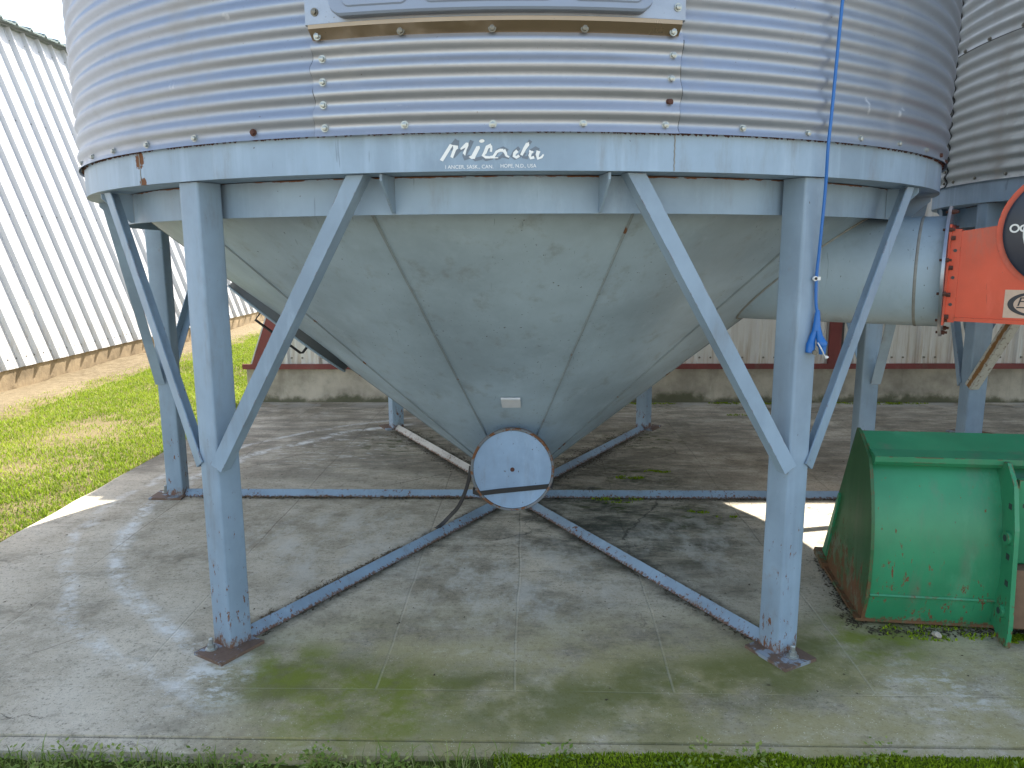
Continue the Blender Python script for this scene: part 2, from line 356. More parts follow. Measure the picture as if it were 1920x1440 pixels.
    c = s.mix(s.k('MULTIPLY', f, .85), c, (.135, .142, .036))
    f = s.k('MULTIPLY', s.k('MAXIMUM', s.spot(v, (-.45, -2.2, 0), .42), s.k('MAXIMUM', s.spot(v, (1.42, -1.72, 0), .28), s.spot(v, (-.75, -1.98, 0), .25))), s.sm(s.noise(v, 8, 6, .7), .40, .62))
    c = s.mix(s.k('MULTIPLY', f, .8), c, (.175, .205, .022))
    # soil gathered along the floor spokes
    sd = None
    for ang in (0, 60, 120):
        ca, sa_ = math.cos(R(ang)), math.sin(R(ang))
        q = s.k('ABSOLUTE', s.k('SUBTRACT', s.k('MULTIPLY', sx, sa_), s.k('MULTIPLY', sy, ca)))
        sd = q if sd is None else s.k('MINIMUM', sd, q)
    sd = s.k('ADD', sd, s.k('MULTIPLY', s.k('SUBTRACT', s.noise(v, 7, 8, .75), .5), .16))
    f = s.k('MULTIPLY', s.sm(sd, .115, .035), s.sm(r, 2.05, 1.9)); f = s.k('MULTIPLY', f, s.sm(n_big, .30, .55, .35, 1.0))
    c = s.mix(s.k('MULTIPLY', f, .80), c, (.055, .05, .034))
    # moss tufts by the spokes and at the rear wall
    for (p, rad) in (((.55, -.08, 0), .38), ((.8, .45, 0), .35), ((1.0, -.35, 0), .3), ((.95, 1.4, 0), .5), ((2.4, 2.75, 0), .6), ((1.2, 2.75, 0), .5), ((-.9, 1.3, 0), .5)):
        f = s.k('MULTIPLY', s.spot(v, p, rad), s.sm(s.noise(s.mul(v, (1, 2, 1)), 9, 6, .7), .52, .60)); c = s.mix(s.k('MULTIPLY', f, .8), c, (.055, .075, .012))
    f = s.k('MULTIPLY', s.sm(sy, 2.55, 2.80), s.sm(s.noise(v, 3, 5, .6), .44, .52)); c = s.mix(s.k('MULTIPLY', f, .6), c, (.42, .40, .35))
    # scored joints: fine grooves along y and one along x
    jm = None; wob = s.k('MULTIPLY', s.k('SUBTRACT', s.noise(v, 1.2, 3), .5), .05)
    for x0 in (-2.0, -1.3, -.43, .05, .60, 1.28, 1.95, 2.7):
        q = s.sm(s.k('ABSOLUTE', s.k('SUBTRACT', s.k('ADD', sx, wob), x0)), .0055, .0022); jm = q if jm is None else s.k('MAXIMUM', jm, q)
    jm = s.k('MULTIPLY', jm, s.sm(sy, -2.11, -2.09))
    q = s.sm(s.k('ABSOLUTE', s.k('ADD', s.k('ADD', sy, s.k('MULTIPLY', wob, .6)), 2.10)), .0045, .0018); jm = s.k('MAXIMUM', jm, s.k('MULTIPLY', q, .5))
    jf = s.k('MULTIPLY', jm, s.sm(s.noise(v, 2.3, 3), .30, .50))
    c = s.mix(s.k('MULTIPLY', jf, .2), c, s.mix(s.sm(sy, -.7, -1.2), (.055, .050, .040), (.62, .58, .47)))
    ck = s.vor(s.v('ADD', v, s.v('SCALE', (1, 1, 0), sc=s.k('MULTIPLY', n_mid, .35))), .75, 'DISTANCE_TO_EDGE')[0]
    cf = s.k('MULTIPLY', s.sm(ck, .0035, .0008), s.sm(s.noise(v, .8, 2), .5, .56)); c = s.mix(s.k('MULTIPLY', cf, .7), c, (.06, .055, .045))
    h = s.k('ADD', s.k('MULTIPLY', n_f, .5), s.k('MULTIPLY', n_mid, .6)); h = s.k('ADD', h, s.k('MULTIPLY', br, .4)); h = s.k('SUBTRACT', h, s.k('MULTIPLY', s.k('MAXIMUM', jf, cf), 1.0))
    h = s.k('ADD', h, s.k('MULTIPLY', n_s, .25))
    return s.out(c, s.sm(n_mid, .3, .7, .75, .92), 0, s.bump(h, .6, .006), .25)
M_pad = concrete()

def soil(name, a, b, scale=6):
    s = N(name); v = s.coord(); n1 = s.noise(v, scale, 8, .7); n2 = s.noise(v, .25, 3); n3 = s.noise(v, scale * 9, 4, .7)
    c = s.mix(s.sm(n1, .35, .65), a, b); c = s.mix(s.k('MULTIPLY', s.sm(n3, .5, .7), .5), c, tuple(x * .5 for x in a))
    c = s.mix(s.k('MULTIPLY', s.sm(n2, .45, .6), .4), c, tuple(x * 1.15 for x in b))
    return s.out(c, .95, 0, s.bump(s.k('ADD', n1, n3), .8, .02), .2)
M_gravel = soil('gravel_yard', (.27, .235, .18), (.40, .36, .29), 3)
M_lawnsoil = soil('lawn_soil', (.11, .092, .035), (.21, .165, .085), 4)
M_straw = soil('dry_thatch', (.17, .13, .075), (.27, .215, .13), 14)
M_mosssoil = soil('mossy_soil', (.04, .05, .012), (.09, .11, .02), 9)
M_debris = soil('dark_debris', (.035, .028, .018), (.13, .10, .065), 30)

def leafy(name, cols, rough=.6, transl=.35):
    s = N(name); a = s.n('ShaderNodeAttribute', attribute_name='tint').outputs['Fac']
    rp = s.n('ShaderNodeValToRGB'); s.put(rp.inputs[0], a); e = rp.color_ramp.elements
    e[0].position = 0; e[0].color = (*cols[0], 1); e[1].position = 1; e[1].color = (*cols[-1], 1)
    for i, c in enumerate(cols[1:-1]): q = e.new((i + 1) / (len(cols) - 1)); q.color = (*c, 1)
    s.out(rp.outputs[0], rough, 0, None, .25)
    tr = s.n('ShaderNodeBsdfTranslucent'); s.put(tr.inputs[0], rp.outputs[0]); mx = s.n('ShaderNodeMixShader'); mx.inputs[0].default_value = transl
    s.t.links.new(s.b.outputs[0], mx.inputs[1]); s.t.links.new(tr.outputs[0], mx.inputs[2])
    s.t.links.new(mx.outputs[0], s.t.nodes['Material Output'].inputs[0]); return s.m
M_grass = leafy('lawn_grass', [(.11, .18, .012), (.26, .37, .024), (.38, .47, .045), (.48, .48, .12)])
M_weed = leafy('weed_leaves', [(.09, .15, .025), (.17, .26, .04), (.28, .35, .08), (.46, .45, .20)])
M_moss = leafy('moss_cushion', [(.10, .16, .006), (.21, .31, .010), (.33, .42, .02)], .9, .2)

# ------------------------------------------------------------------ ground
g = MB(); g.add([(-300, -300, -.13), (300, -300, -.13), (300, 300, -.13), (-300, 300, -.13)], [(0, 1, 2, 3)])
tag(g.build('ground', M_gravel), 'pale gravel yard around the bins and sheds', kind='structure')
def lawn_z(x, y):
    e = min(1, max(0, (-2.62 - x) / .25))
    return -.02 - .012 * (1 - e) + .02 * mnoise.noise((x * .8, y * .8, 0)) + .006 * mnoise.noise((x * 4, y * 4, 3)) + .035 * min(1, max(0, (-4.3 - x) / 1.0))
g = MB(); nx, ny = 48, 120; xs = np.linspace(-5.40, -2.40, nx); ys = np.linspace(-4.5, 16, ny)
g.add([(x, y, lawn_z(x, y)) for y in ys for x in xs], [(j * nx + i, j * nx + i + 1, (j + 1) * nx + i + 1, (j + 1) * nx + i) for j in range(ny - 1) for i in range(nx - 1)])
tag(g.build('lawn', M_lawnsoil, None, 60), 'grass strip ground between the pad and the left shed', kind='structure')
g = MB(); nx, ny = 12, 140; xs = np.linspace(-5.53, -4.72, nx); ys = np.linspace(-4.5, 16, ny)
def straw_z(x, y): return lawn_z(x, y) + .022 * max(0, min(1, (-4.72 - x) / .12)) * (0.4 + .9 * abs(mnoise.noise((x * 3, y * 2.2, 9)))) - .03 * (x > -4.76 - .25 * mnoise.noise((y * 1.3, 4, 0)) - .1)
g.add([(x, y, straw_z(x, y)) for y in ys for x in xs], [(j * nx + i, j * nx + i + 1, (j + 1) * nx + i + 1, (j + 1) * nx + i) for j in range(ny - 1) for i in range(nx - 1)])
tag(g.build('dry_border', M_straw, None, 60), 'dry bleached thatch along the left shed foundation', kind='structure')
# verge in front of the pad
g = MB(); nx, ny = 150, 36; xs = np.linspace(-3.2, 4.2, nx); ys = np.linspace(-4.4, -2.437, ny)
def verge_z(x, y):
    e = min(1, max(0, (y + 2.95) / .5)); b = .5 + .5 * mnoise.noise((x * 1.7, y * 1.7, 5))
    m_ = .5 + .5 * math.tanh((x + .05) * 4)
    return -.115 + e * (.066 + .022 * b + .014 * mnoise.noise((x * 9, y * 9, 1)) + .040 * m_)
g.add([(x, y, verge_z(x, y)) for y in ys for x in xs], [(j * nx + i, j * nx + i + 1, (j + 1) * nx + i + 1, (j + 1) * nx + i) for j in range(ny - 1) for i in range(nx - 1)])
tag(g.build('verge', M_mosssoil, None, 60), 'mossy soil along the front edge of the concrete pad', kind='structure')
# pad: slab, groove, front kerb strip, irregular left edge
def pad_edge(y):
    return -2.645 + .010 * mnoise.noise((y * 4, 0, 0))
g = MB(); left = []
for i in range(90):
    y = -2.365 + (2.895 + 2.365) * i / 89; left.append((pad_edge(y), y))
poly = [(x, y, 0) for x, y in left] + [(11, 2.895, 0), (11, -2.365, 0)]
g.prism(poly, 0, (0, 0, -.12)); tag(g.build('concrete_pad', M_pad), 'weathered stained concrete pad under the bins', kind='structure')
g = MB(); n_ = 160
fx = np.linspace(-2.67, 11, n_)
top = [(x, -2.372, -.006) for x in fx] + [(x, -2.432 + .008 * mnoise.noise((x * 6, 2, 0)), -.010 + .004 * mnoise.noise((x * 9, 5, 0))) for x in fx] + [(x, -2.440 + .006 * mnoise.noise((x * 6, 2, 0)), -.125) for x in fx] + [(x, -2.372, -.125) for x in fx]
g.add(top, [(k_ * n_ + i, k_ * n_ + i + 1, ((k_ + 1) % 4) * n_ + i + 1, ((k_ + 1) % 4) * n_ + i) for k_ in range(4) for i in range(n_ - 1)])
tag(g.build('pad_kerb', M_pad), 'narrow concrete strip along the front edge of the pad', kind='structure')

# ------------------------------------------------------------------ sheds
def rib_profile(w, ribs=3, h=.02):
    """(u, d) across a sheet of width w: trapezoid ribs with two small stiffeners between"""
    p = []; pitch = w / ribs
    for i in range(ribs):
        a = i * pitch
        p += [(a, 0), (a + .025, 0), (a + .045, h), (a + .070, h), (a + .090, 0)]
        for q in (.36, .70):
            c = a + .045 + q * (pitch)
            if c + .02 < (i + 1) * pitch + .02: p += [(c - .012, 0), (c - .006, .0035), (c + .006, .0035), (c + .012, 0)]
    p.append((w, 0)); p = sorted(set(p)); return p
PW = .914
# ---- left shed: long side leaning back, facing the bins
LX, LEAN, LZ0, LZ1 = -5.385, .33, .235, 4.37
shedL = empty('metal_shed', (LX, 6, 0), 'long white ribbed metal shed with leaning side wall on the left, sunlit', 'shed', 'ribbed metal sheds')
def lp(y, z, d=0): 
    c = 1 / math.hypot(1, LEAN); return (-LEAN * z + d * c, y - 6, z + d * LEAN * c)
pm = MB(); pr_ = rib_profile(PW, 3, .046)
pm.add([(-LEAN * z + d * .95, u, z + d * .31) for z in (LZ0, LZ1) for u, d in pr_] , [(i, i + 1, i + 1 + len(pr_), i + len(pr_)) for i in range(len(pr_) - 1)])
pmesh = pm.mesh('wall_panel')
for i in range(21):
    place('wall_panel', pmesh, M_sheetL, shedL, (0.004 * (i % 2), -10 + i * PW, 0))
f = MB(); f.box(-.6, -.092, -11, 9.5, -.12, LZ0 + .02)
f.build('foundation', M_foundL, shedL)
f = MB(); rp_ = rib_profile(PW); sl_ = .22
roofm = MB(); x0_, x1_ = -LEAN * LZ1 + .16, -LEAN * LZ1 - 4.5
vs_ = []
for (xx, th) in ((x0_, 0), (x1_, 0), (x0_, -.02), (x1_, -.02)):
    zz = LZ1 + .045 + (x0_ - xx) * sl_
    vs_ += [(xx, u, zz + d * 1.6 + th) for u, d in rp_]
n_ = len(rp_)
roofm.add(vs_, [(i, i + 1, n_ + i + 1, n_ + i) for i in range(n_ - 1)] + [(2 * n_ + i, 2 * n_ + i + 1, 3 * n_ + i + 1, 3 * n_ + i) for i in range(n_ - 1)] + [(i, i + 1, 2 * n_ + i + 1, 2 * n_ + i) for i in range(n_ - 1)])
rmesh = roofm.mesh('roof_panel')
for i in range(21): place('roof_panel', rmesh, M_eave, shedL, (0, -10 + i * PW, 0))
f = MB(); f.box(-LEAN * LZ1 - .12, -LEAN * LZ1 + .0, -10, 9.2, LZ1 - .02, LZ1 + .03); f.build('eave_flashing', M_eave, shedL)
f = MB()                                           # end and back walls, so that the shed is a volume
f.prism([(-LEAN * LZ0 - .06, 9.19, LZ0), (-LEAN * LZ1 - .12, 9.19, LZ1), (-9, 9.19, LZ1 + 1), (-9, 9.19, LZ0)], 0, (0, -.02, 0)); f.build('end_wall', M_sheetL, shedL); f = MB()
f.prism([(-LEAN * LZ0 - .06, -10, LZ0), (-LEAN * LZ1 - .12, -10, LZ1), (-9, -10, LZ1 + 1), (-9, -10, LZ0)], 0, (0, .02, 0)); f.build('end_wall', M_sheetL, shedL)
f = MB()
for z, full in ((LZ0 + .10, 1), (1.9, 0), (3.1, 0), (4.2, 0)):
    y = -4.0
    while y < 8.5:
        for q in ((.105, .275) if full else (.11,)):
            p = Vector(lp(y + q + 6 - .0, z, .001)); f.tube([p, p + Vector((.95, 0, .31)) * .006], .0085, 6)
        y += PW / 3
tag(f.build('screw_heads', M_bolt_dark, shedL), kind='stuff')
# ---- rear shed: end wall facing the camera, left corner leaning
BX, BY, BZ0, BZ1, BL = -2.675, 2.90, .39, 3.95, .370
shedB = empty('metal_shed', (BX, BY, 0), 'white ribbed shed end wall with dark red trim behind the bins', 'shed', 'ribbed metal sheds')
nP = 15
for i in range(nP):
    m = MB(); pts = [(i * PW + u + .02, -d * .6) for u, d in pr_]
    pts = [(u, d) for u, d in pts if u > .18] 
    if len(pts) < 2: continue
    tops = [min(BZ1, u / BL - .02) for u, d in pts]
    k_ = len(pts)
    m.add([(u, d, BZ0 - .01) for u, d in pts] + [(u, d, max(BZ0, t)) for (u, d), t in zip(pts, tops)], [(j, j + 1, j + 1 + k_, j + k_) for j in range(k_ - 1)])
    m.build('wall_panel', M_sheetB, shedB)
f = MB(); f.box(-.02, 14, -.012, .5, -.12, .335); f.build('foundation', M_foundB, shedB)
f = MB(); f.box(-.045, 14, -.055, .3, .335, .350); f.box(-.045, 14, -.055, -.035, .350, .385); f.build('base_trim', M_redtrim, shedB)
f = MB(); z1 = BZ1 + .03
f.prism([(BL * .386 - .09, -.05, .386), (BL * .386 + .13, -.05, .386), (BL * z1 + .13, -.05, z1), (BL * z1 - .09, -.05, z1)], 0, (0, .045, 0)); f.build('corner_trim', M_redtrim, shedB)
f = MB(); f.prism([(BL * .386 - .105, -.052, .386), (BL * .386 - .092, -.052, .386), (BL * z1 - .092, -.052, z1), (BL * z1 - .105, -.052, z1)], 0, (0, .05, 0)); f.build('trim_edge', M_sheetL, shedB)
f = MB(); f.box(5.60, 5.71, -.06, -.028, .386, 2.6); f.build('door_post', M_redtrim, shedB)
f = MB(); f.box(5.712, 5.735, -.05, -.028, .386, 2.6); f.build('door_gap', M_dark, shedB)
f = MB(); f.prism([(0, .02, .1), (0, 9, .1), (BL * BZ1, 9, BZ1), (BL * BZ1, .02, BZ1)], 0, (.05, 0, 0)); f.build('side_wall', M_sheetL, shedB)
f = MB(); f.box(BL * BZ1 + .03, 14.2, -.10, 9, BZ1 + .0, BZ1 + .06); f.build('roof', M_eave, shedB)
f = MB(); f.box(13.9, 14, .0, 9, 0, BZ1 - .01); f.build('side_wall', M_sheetB, shedB)
f = MB(); u = .3
while u < 10:
    for q in (.13, .235): f.tube([(u + q, -.001, .44), (u + q, -.010, .44)], .010, 6)
    u += PW / 3
tag(f.build('screw_heads', M_bolt_dark, shedB), kind='stuff')

# ------------------------------------------------------------------ grain bin
RL, RO, RI, ZR = 2.07, 2.138, 2.00, 1.716
bin1 = empty('grain_bin', (0, 0, 0), 'front corrugated steel hopper bin on blue-grey legs with script lettering on its rim', 'grain bin', 'hopper bottom grain bins')
# corrugated wall: troughs at bolt heights
PITCH = .0655; ZT = 1.850; RC = 2.1535; AMP = .0068
def corr_r(z, a=0.0, extra=0.0):
    w = math.cos(2 * PI * (z - ZT) / PITCH)
    w = w * (1.08 - .08 * w * w)
    return RC - AMP * w + extra + .0013 * math.sin(3.1 * a + 9 * z) + .0009 * math.sin(17 * a + 2.2 * z) * math.sin(5 * a - 4 * z)
def wall(seg, z0, z1, per, name, mat, a0=0, a1=2 * PI, extra=0, jag=None, parent=None, label=None):
    k_ = max(2, int(round((z1 - z0) / PITCH * per))); zs = [z0 + (z1 - z0) * i / k_ for i in range(k_ + 1)]
    full = abs(a1 - a0 - 2 * PI) < 1e-6; V = []; F = []; m = seg if full else seg + 1
    for i in range(m):
        t = i / seg; 
        for z in zs:
            a = a0 + (a1 - a0) * t
            e = extra
            if jag and (i == 0 or i == seg):
                a += jag * (math.sin(z * 43) + .6 * math.sin(z * 101 + 1 + i)); e += .003 * abs(math.sin(z * 37 + i)) + .001
            r_ = corr_r(z, a, e)
            V.append((r_ * math.cos(a), r_ * math.sin(a), z))
    q = len(zs)
    for i in range(seg):
        j = (i + 1) % m
        for w in range(q - 1): F.append((i * q + w, j * q + w, j * q + w + 1, i * q + w + 1))
    b = MB(); b.add(V, F); me = b.mesh(name); me.polygons.foreach_set('use_smooth', [True] * len(me.polygons))
    return place(name, me, mat, parent, label=label)
sheet1 = wall(288, 1.826, 2.62, 10, 'wall_sheet', M_galv, parent=bin1)
wall(120, 2.60, 5.6, 4, 'upper_wall_sheet', M_galv, parent=bin1)
b = MB(); b.lathe([(2.19, 5.55), (2.19, 5.60), (.35, 6.65), (.35, 6.72), (.02, 6.74)], 64, closed=False); b.build('roof', M_galv, bin1, 20)
A0, A1 = R(-104.55), R(-75.15)
patch = wall(64, 1.824, 2.135, 10, 'patch_panel', M_galv_new, A0, A1, .0065, .0016, bin1, 'brighter corrugated access panel below the door')
for sd_, aa in ((-1, A0), (1, A1)):                     # buckled side edges standing off the sheet
    b = MB(); pts = []; rad = []
    for i in range(60):
        z = 1.828 + .26 * i / 59; jg = .0016 * (math.sin(z * 43) + .6 * math.sin(z * 101 + 1 + (64 if sd_ > 0 else 0)))
        a = aa + jg + sd_ * .0009; r_ = corr_r(z, a) + .003; pts.append((r_ * math.cos(a), r_ * math.sin(a), z)); rad.append(.0012 + .0018 * abs(math.sin(z * 29 + sd_)))
    b.tube(pts, rad, 5); b.build('panel_gap', M_dark, patch)
# rim, band, hopper
b = MB(); b.lathe([(RI + .002, ZR + .006), (RI + .002, ZR), (RO, ZR), (RO, 1.846), (RO - .007, 1.846), (RO - .007, ZR + .006)], 160); rim = b.build('rim_band', M_ring, bin1, 30)
b = MB(); b.lathe([(RI, 1.597), (RI, ZR - .002), (RI - .008, ZR - .002), (RI - .008, 1.597)], 144); b.build('inner_band', M_band, bin1, 30)
b = MB()                                            # rust scale along the sheet's bottom edge
for i in range(900):
    a = random.uniform(-PI, 0); dens = .5 + .5 * mnoise.noise((a * 5, 0, 0)) + (1.0 if R(-80) < a < R(-66) else 0)
    if random.random() > dens: continue
    h = random.uniform(.001, .0035) * (1.8 if R(-80) < a < R(-70) else 1); w = random.uniform(.003, .012) / RO
    p = lambda aa, zz, rr: (rr * math.cos(aa), rr * math.sin(aa), zz)
    b.add([p(a - w, 1.829, RO + .0006), p(a + w, 1.829, RO + .0006), p(a + w * random.uniform(-.3, .8), 1.826 - h, RO + .0006), p(a, 1.829, RO + .010)], [(0, 1, 2), (0, 1, 3), (1, 2, 3), (2, 0, 3)])
tag(b.build('rust_scale', M_bolt_rust, bin1), kind='stuff')
for deg in (-75.2, -126.75):                       # butt welds in the rim
    a = R(deg); b = MB(); b.tube([(RO * math.cos(a + .0006 * math.sin(z * 300)), RO * math.sin(a + .0006 * math.sin(z * 300)), z) for z in np.linspace(ZR + .002, 1.826, 14)], .0022, 5); b.build('weld_seam', M_weld, rim)
CK, CZ0 = 1.2, .05
cr = lambda z: CK * (z - CZ0)
b = MB(); b.lathe([(cr(.20), .20), (cr(1.70), 1.70)], 72, closed=False, a0=R(-101), a1=R(259)); cone = b.build('hopper_cone', M_cone, bin1)
for i in range(13):
    a = R(-103.5 + i * 360 / 13); V = []; c_, s_ = math.cos(a), math.sin(a); b = MB(); pts = []
    for q in range(26):
        z = .24 + (1.66 - .24) * q / 25; r_ = cr(z) + .001; pts.append((r_ * c_ - .004 * mnoise.noise((z * 9, i, 0)) * s_, r_ * s_ + .004 * mnoise.noise((z * 9, i, 0)) * c_, z))
    b.tube(pts, [.0045 + .0035 * abs(mnoise.noise((q * .9, i * 3.1, 1))) for q in range(26)], 6); b.build('weld_seam', M_seam, cone)
# legs
def post_poly(h=.05, c=.009, k_=3):
    p = []
    for sx, sy, st in ((1, 1, 0), (-1, 1, 90), (-1, -1, 180), (1, -1, 270)):
        for q in range(k_ + 1):
            t = R(st + 90 * q / k_); p.append((sx * (h - c) + c * math.cos(t), sy * (h - c) + c * math.sin(t), .012))
    return p
b = MB(); b.prism(post_poly(), 0, (0, 0, ZR - .014)); post_me = b.mesh('leg', 40)
def plate_me(sgn):
    b = MB(); t0, t1 = (-.052, .105) if sgn > 0 else (-.105, .052)
    b.box(-.06, .137, t0, t1, 0, .012); return b.mesh('base_plate')
pl_me = {1: plate_me(1), -1: plate_me(-1)}
b = MB(); b.tube([(.087, -.0, .012), (.087, 0, .0155)], .022, 20); b.tube([(.087, 0, .0155), (.087, 0, .032)], .0145, 6); b.tube([(.087, 0, .032), (.087, 0, .052)], .0085, 12); b.tube([(.087, 0, .052), (.087, 0, .056)], [.0085, .006], 12)
an_me = b.mesh('anchor_bolt', 30)
# angle-iron brace between two points, flat face to 'face', flange inward on the lower side
def brace_mesh(B, T, outw, low, w=.052, th=.005):
    B, T = Vector(B), Vector(T); d = (T - B).normalized(); o = Vector(outw); o = (o - d * o.dot(d)).normalized(); l = d.cross(o)
    if l.dot(Vector(low)) < 0: l = -l
    sec = [(-w / 2, 0), (w / 2, 0), (w / 2, -w), (w / 2 - th, -w), (w / 2 - th, -th), (-w / 2, -th)]     # (along l, along o)
    b = MB(); lo = []; hi = []
    for s_, t in sec:
        off = l * s_ + o * t
        lo.append(B + off); tz = (ZR - .003 - (B + off).z) / d.z; hi.append(B + off + d * tz)
    n_ = 6; b.add(lo + hi, [(i, (i + 1) % n_, (i + 1) % n_ + n_, i + n_) for i in range(n_)] + [tuple(range(5, -1, -1)), tuple(range(n_, 2 * n_))])
    return b.mesh('brace')
cyl_p = lambda r_, a, z: Vector((r_ * math.cos(a), r_ * math.sin(a), z))
B0 = Vector((RL + .056, .046, .715)); T0 = cyl_p(2.112, R(18.2), ZR)
brR = brace_mesh(B0, T0, (math.cos(R(12)), math.sin(R(12)), 0), (0, 1, -1))
B1 = Vector((RL + .056, -.046, .715)); T1 = cyl_p(2.112, R(-18.2), ZR)
brL = brace_mesh(B1, T1, (math.cos(R(-12)), math.sin(R(-12)), 0), (0, -1, -1))
def gusset_mesh():
    b = MB(); b.prism([(RO - .022, -.004, ZR - .002), (RI + .001, -.004, ZR - .002), (RI + .001, -.004, 1.60), (RI + .014, -.004, 1.60), (RO - .022, -.004, ZR - .022)], 0, (0, .008, 0)); return b.mesh('gusset')
gus = gusset_mesh()
b = MB(); w = .038; r0, r1 = .10, RL - .052
b.add([(r0, -w, .0), (r0, 0, w), (r0, w, .0), (r0, w - .008, 0), (r0, 0, w - .008), (r0, -w + .008, 0)] + [(r1, -w, .0), (r1, 0, w), (r1, w, .0), (r1, w - .008, 0), (r1, 0, w - .008), (r1, -w + .008, 0)],
      [(i, (i + 1) % 6, (i + 1) % 6 + 6, i + 6) for i in range(6)] + [(5, 4, 3, 2, 1, 0), tuple(range(6, 12))])
spoke_me = b.mesh('floor_spoke')
for i, deg in enumerate((-120, -60, 0, 60, 120, 180)):
    a = R(deg); c_ = (RL * math.cos(a), RL * math.sin(a), 0)
    leg = place('leg', post_me, M_frame, bin1, c_, a)
    sg = 1 if deg in (-120, 180, 120) else -1
    place('base_plate', pl_me[sg], M_plate, leg); place('anchor_bolt', an_me, M_bolt, leg, (0, -.015, 0))
    place('brace', brR, M_brace, bin1, (0, 0, 0), a); place('brace', brL, M_brace, bin1, (0, 0, 0), a)
    place('gusset', gus, M_brace, bin1, (0, 0, 0), a + R(20.5)); place('gusset', gus, M_brace, bin1, (0, 0, 0), a - R(20.5))
    fs = place('floor_spoke', spoke_me, M_spoke, bin1, (0, 0, .0015), a)
    if deg == 120: fs.data = spoke_me.copy(); fs.data.materials.clear(); fs.data.materials.append(M_spoke_pale); fs['label'] = 'floor spoke coloured paler to look brightly lit'
# outlet drum with its round cover facing the camera
DC = Vector((.012, -.775, .395)); dax = Vector((0, -1, .10)).normalized()
b = MB(); b.tube([DC - dax * .62, DC - dax * .008], .190, 48); drum = b.build('outlet_drum', M_frame, bin1, 40)
b = MB(); b.tube([DC - dax * .004, DC + dax * .004], .2005, 64); cov = b.build('outlet_cover', M_cover, bin1, 25, label='round pale blue cover plate with rusty rim')
b = MB(); n_ = 64; xa = Vector((1, 0, 0)); za = dax.cross(xa)
rv = [DC + dax * o_ + (xa * math.cos(2 * PI * i / n_) + za * math.sin(2 * PI * i / n_)) * r_ for r_, o_ in ((.196, .0045), (.199, .011), (.207, .012), (.2105, .006), (.2105, -.026), (.196, -.026)) for i in range(n_)]
b.add(rv, [(q * n_ + i, q * n_ + (i + 1) % n_, ((q + 1) % 6) * n_ + (i + 1) % n_, ((q + 1) % 6) * n_ + i) for q in range(6) for i in range(n_)]); b.build('cover_rim', M_rim, cov, 30)
b = MB(); b.tube([DC + dax * .003, DC + dax * .0055], .011, 16); b.build('bolt_hole', M_bolt_rust, cov)
b = MB(); b.lathe([(.20, .06), (.20, .18), (.17, .24), (.10, .24), (.10, .06)], 32); b.build('outlet_boot', M_frame, bin1, 40, (0, 0, 0))
# document pouch on the hopper
zc = .76; pn = Vector((0, -1, -CK)).normalized(); pu = Vector((0, -CK, 1)).normalized(); pc = Vector((.009, -cr(zc), zc)) + pn * .006
b = MB(); hx, hz = .048, .046
b.prism([pc + Vector((x, 0, 0)) + pu * q for x, q in ((-hx, hz), (hx * .96, hz), (hx, -hz), (-hx * .92, -hz))], 0, pn * .006)
b.prism([pc + Vector((x, 0, 0)) + pu * q + pn * .006 for x, q in ((-hx, hz), (hx * .96, hz), (hx * .97, hz * .55), (-hx * .97, hz * .55))], 0, pn * .004)
b.build('document_pouch', M_pouch, bin1)
# hatch on the left flank of the hopper
ha = R(-160); hz_ = 1.09
hn = Vector((math.cos(ha), math.sin(ha), -CK)).normalized(); hg = Vector((math.cos(ha) * CK, math.sin(ha) * CK, 1)).normalized(); ht = hn.cross(hg)
hc = Vector((cr(hz_) * math.cos(ha), cr(hz_) * math.sin(ha), hz_))
def ell(k1, k2, off, n_=48): return [hc + hg * (k1 * math.cos(2 * PI * i / n_)) + ht * (k2 * math.sin(2 * PI * i / n_)) + hn * off for i in range(n_)]
b = MB(); n_ = 48; A_, B_ = .37, .25
ringv = ell(A_, B_, -.07) + ell(A_, B_, .030) + ell(A_ - .012, B_ - .012, .030) + ell(A_ - .012, B_ - .012, -.07)
b.add(ringv, [(q * n_ + i, q * n_ + (i + 1) % n_, ((q + 1) % 4) * n_ + (i + 1) % n_, ((q + 1) % 4) * n_ + i) for q in range(4) for i in range(n_)])
hat = b.build('hatch_collar', M_hatch, bin1, 40)
b = MB(); b.tube(ell(A_ + .001, B_ + .001, .032) + ell(A_ + .001, B_ + .001, .032)[:1], .006, 6, False); b.build('collar_rim', M_cone, hat, 40)
b = MB(); b.prism(ell(A_ - .02, B_ - .02, .004), 0, hn * .012); b.build('hatch_lid', M_dark, hat)
b = MB(); q0 = hc + hn * .03 + ht * .05; b.tube([q0 - hg * .14 - hn * .03, q0 - hg * .14 + hn * .060, q0 - hg * .13 + hn * .068, q0 + hg * .16 + hn * .066, q0 + hg * .165 - hn * .03], .007, 8); b.build('latch_rod', M_black, hat, 40)
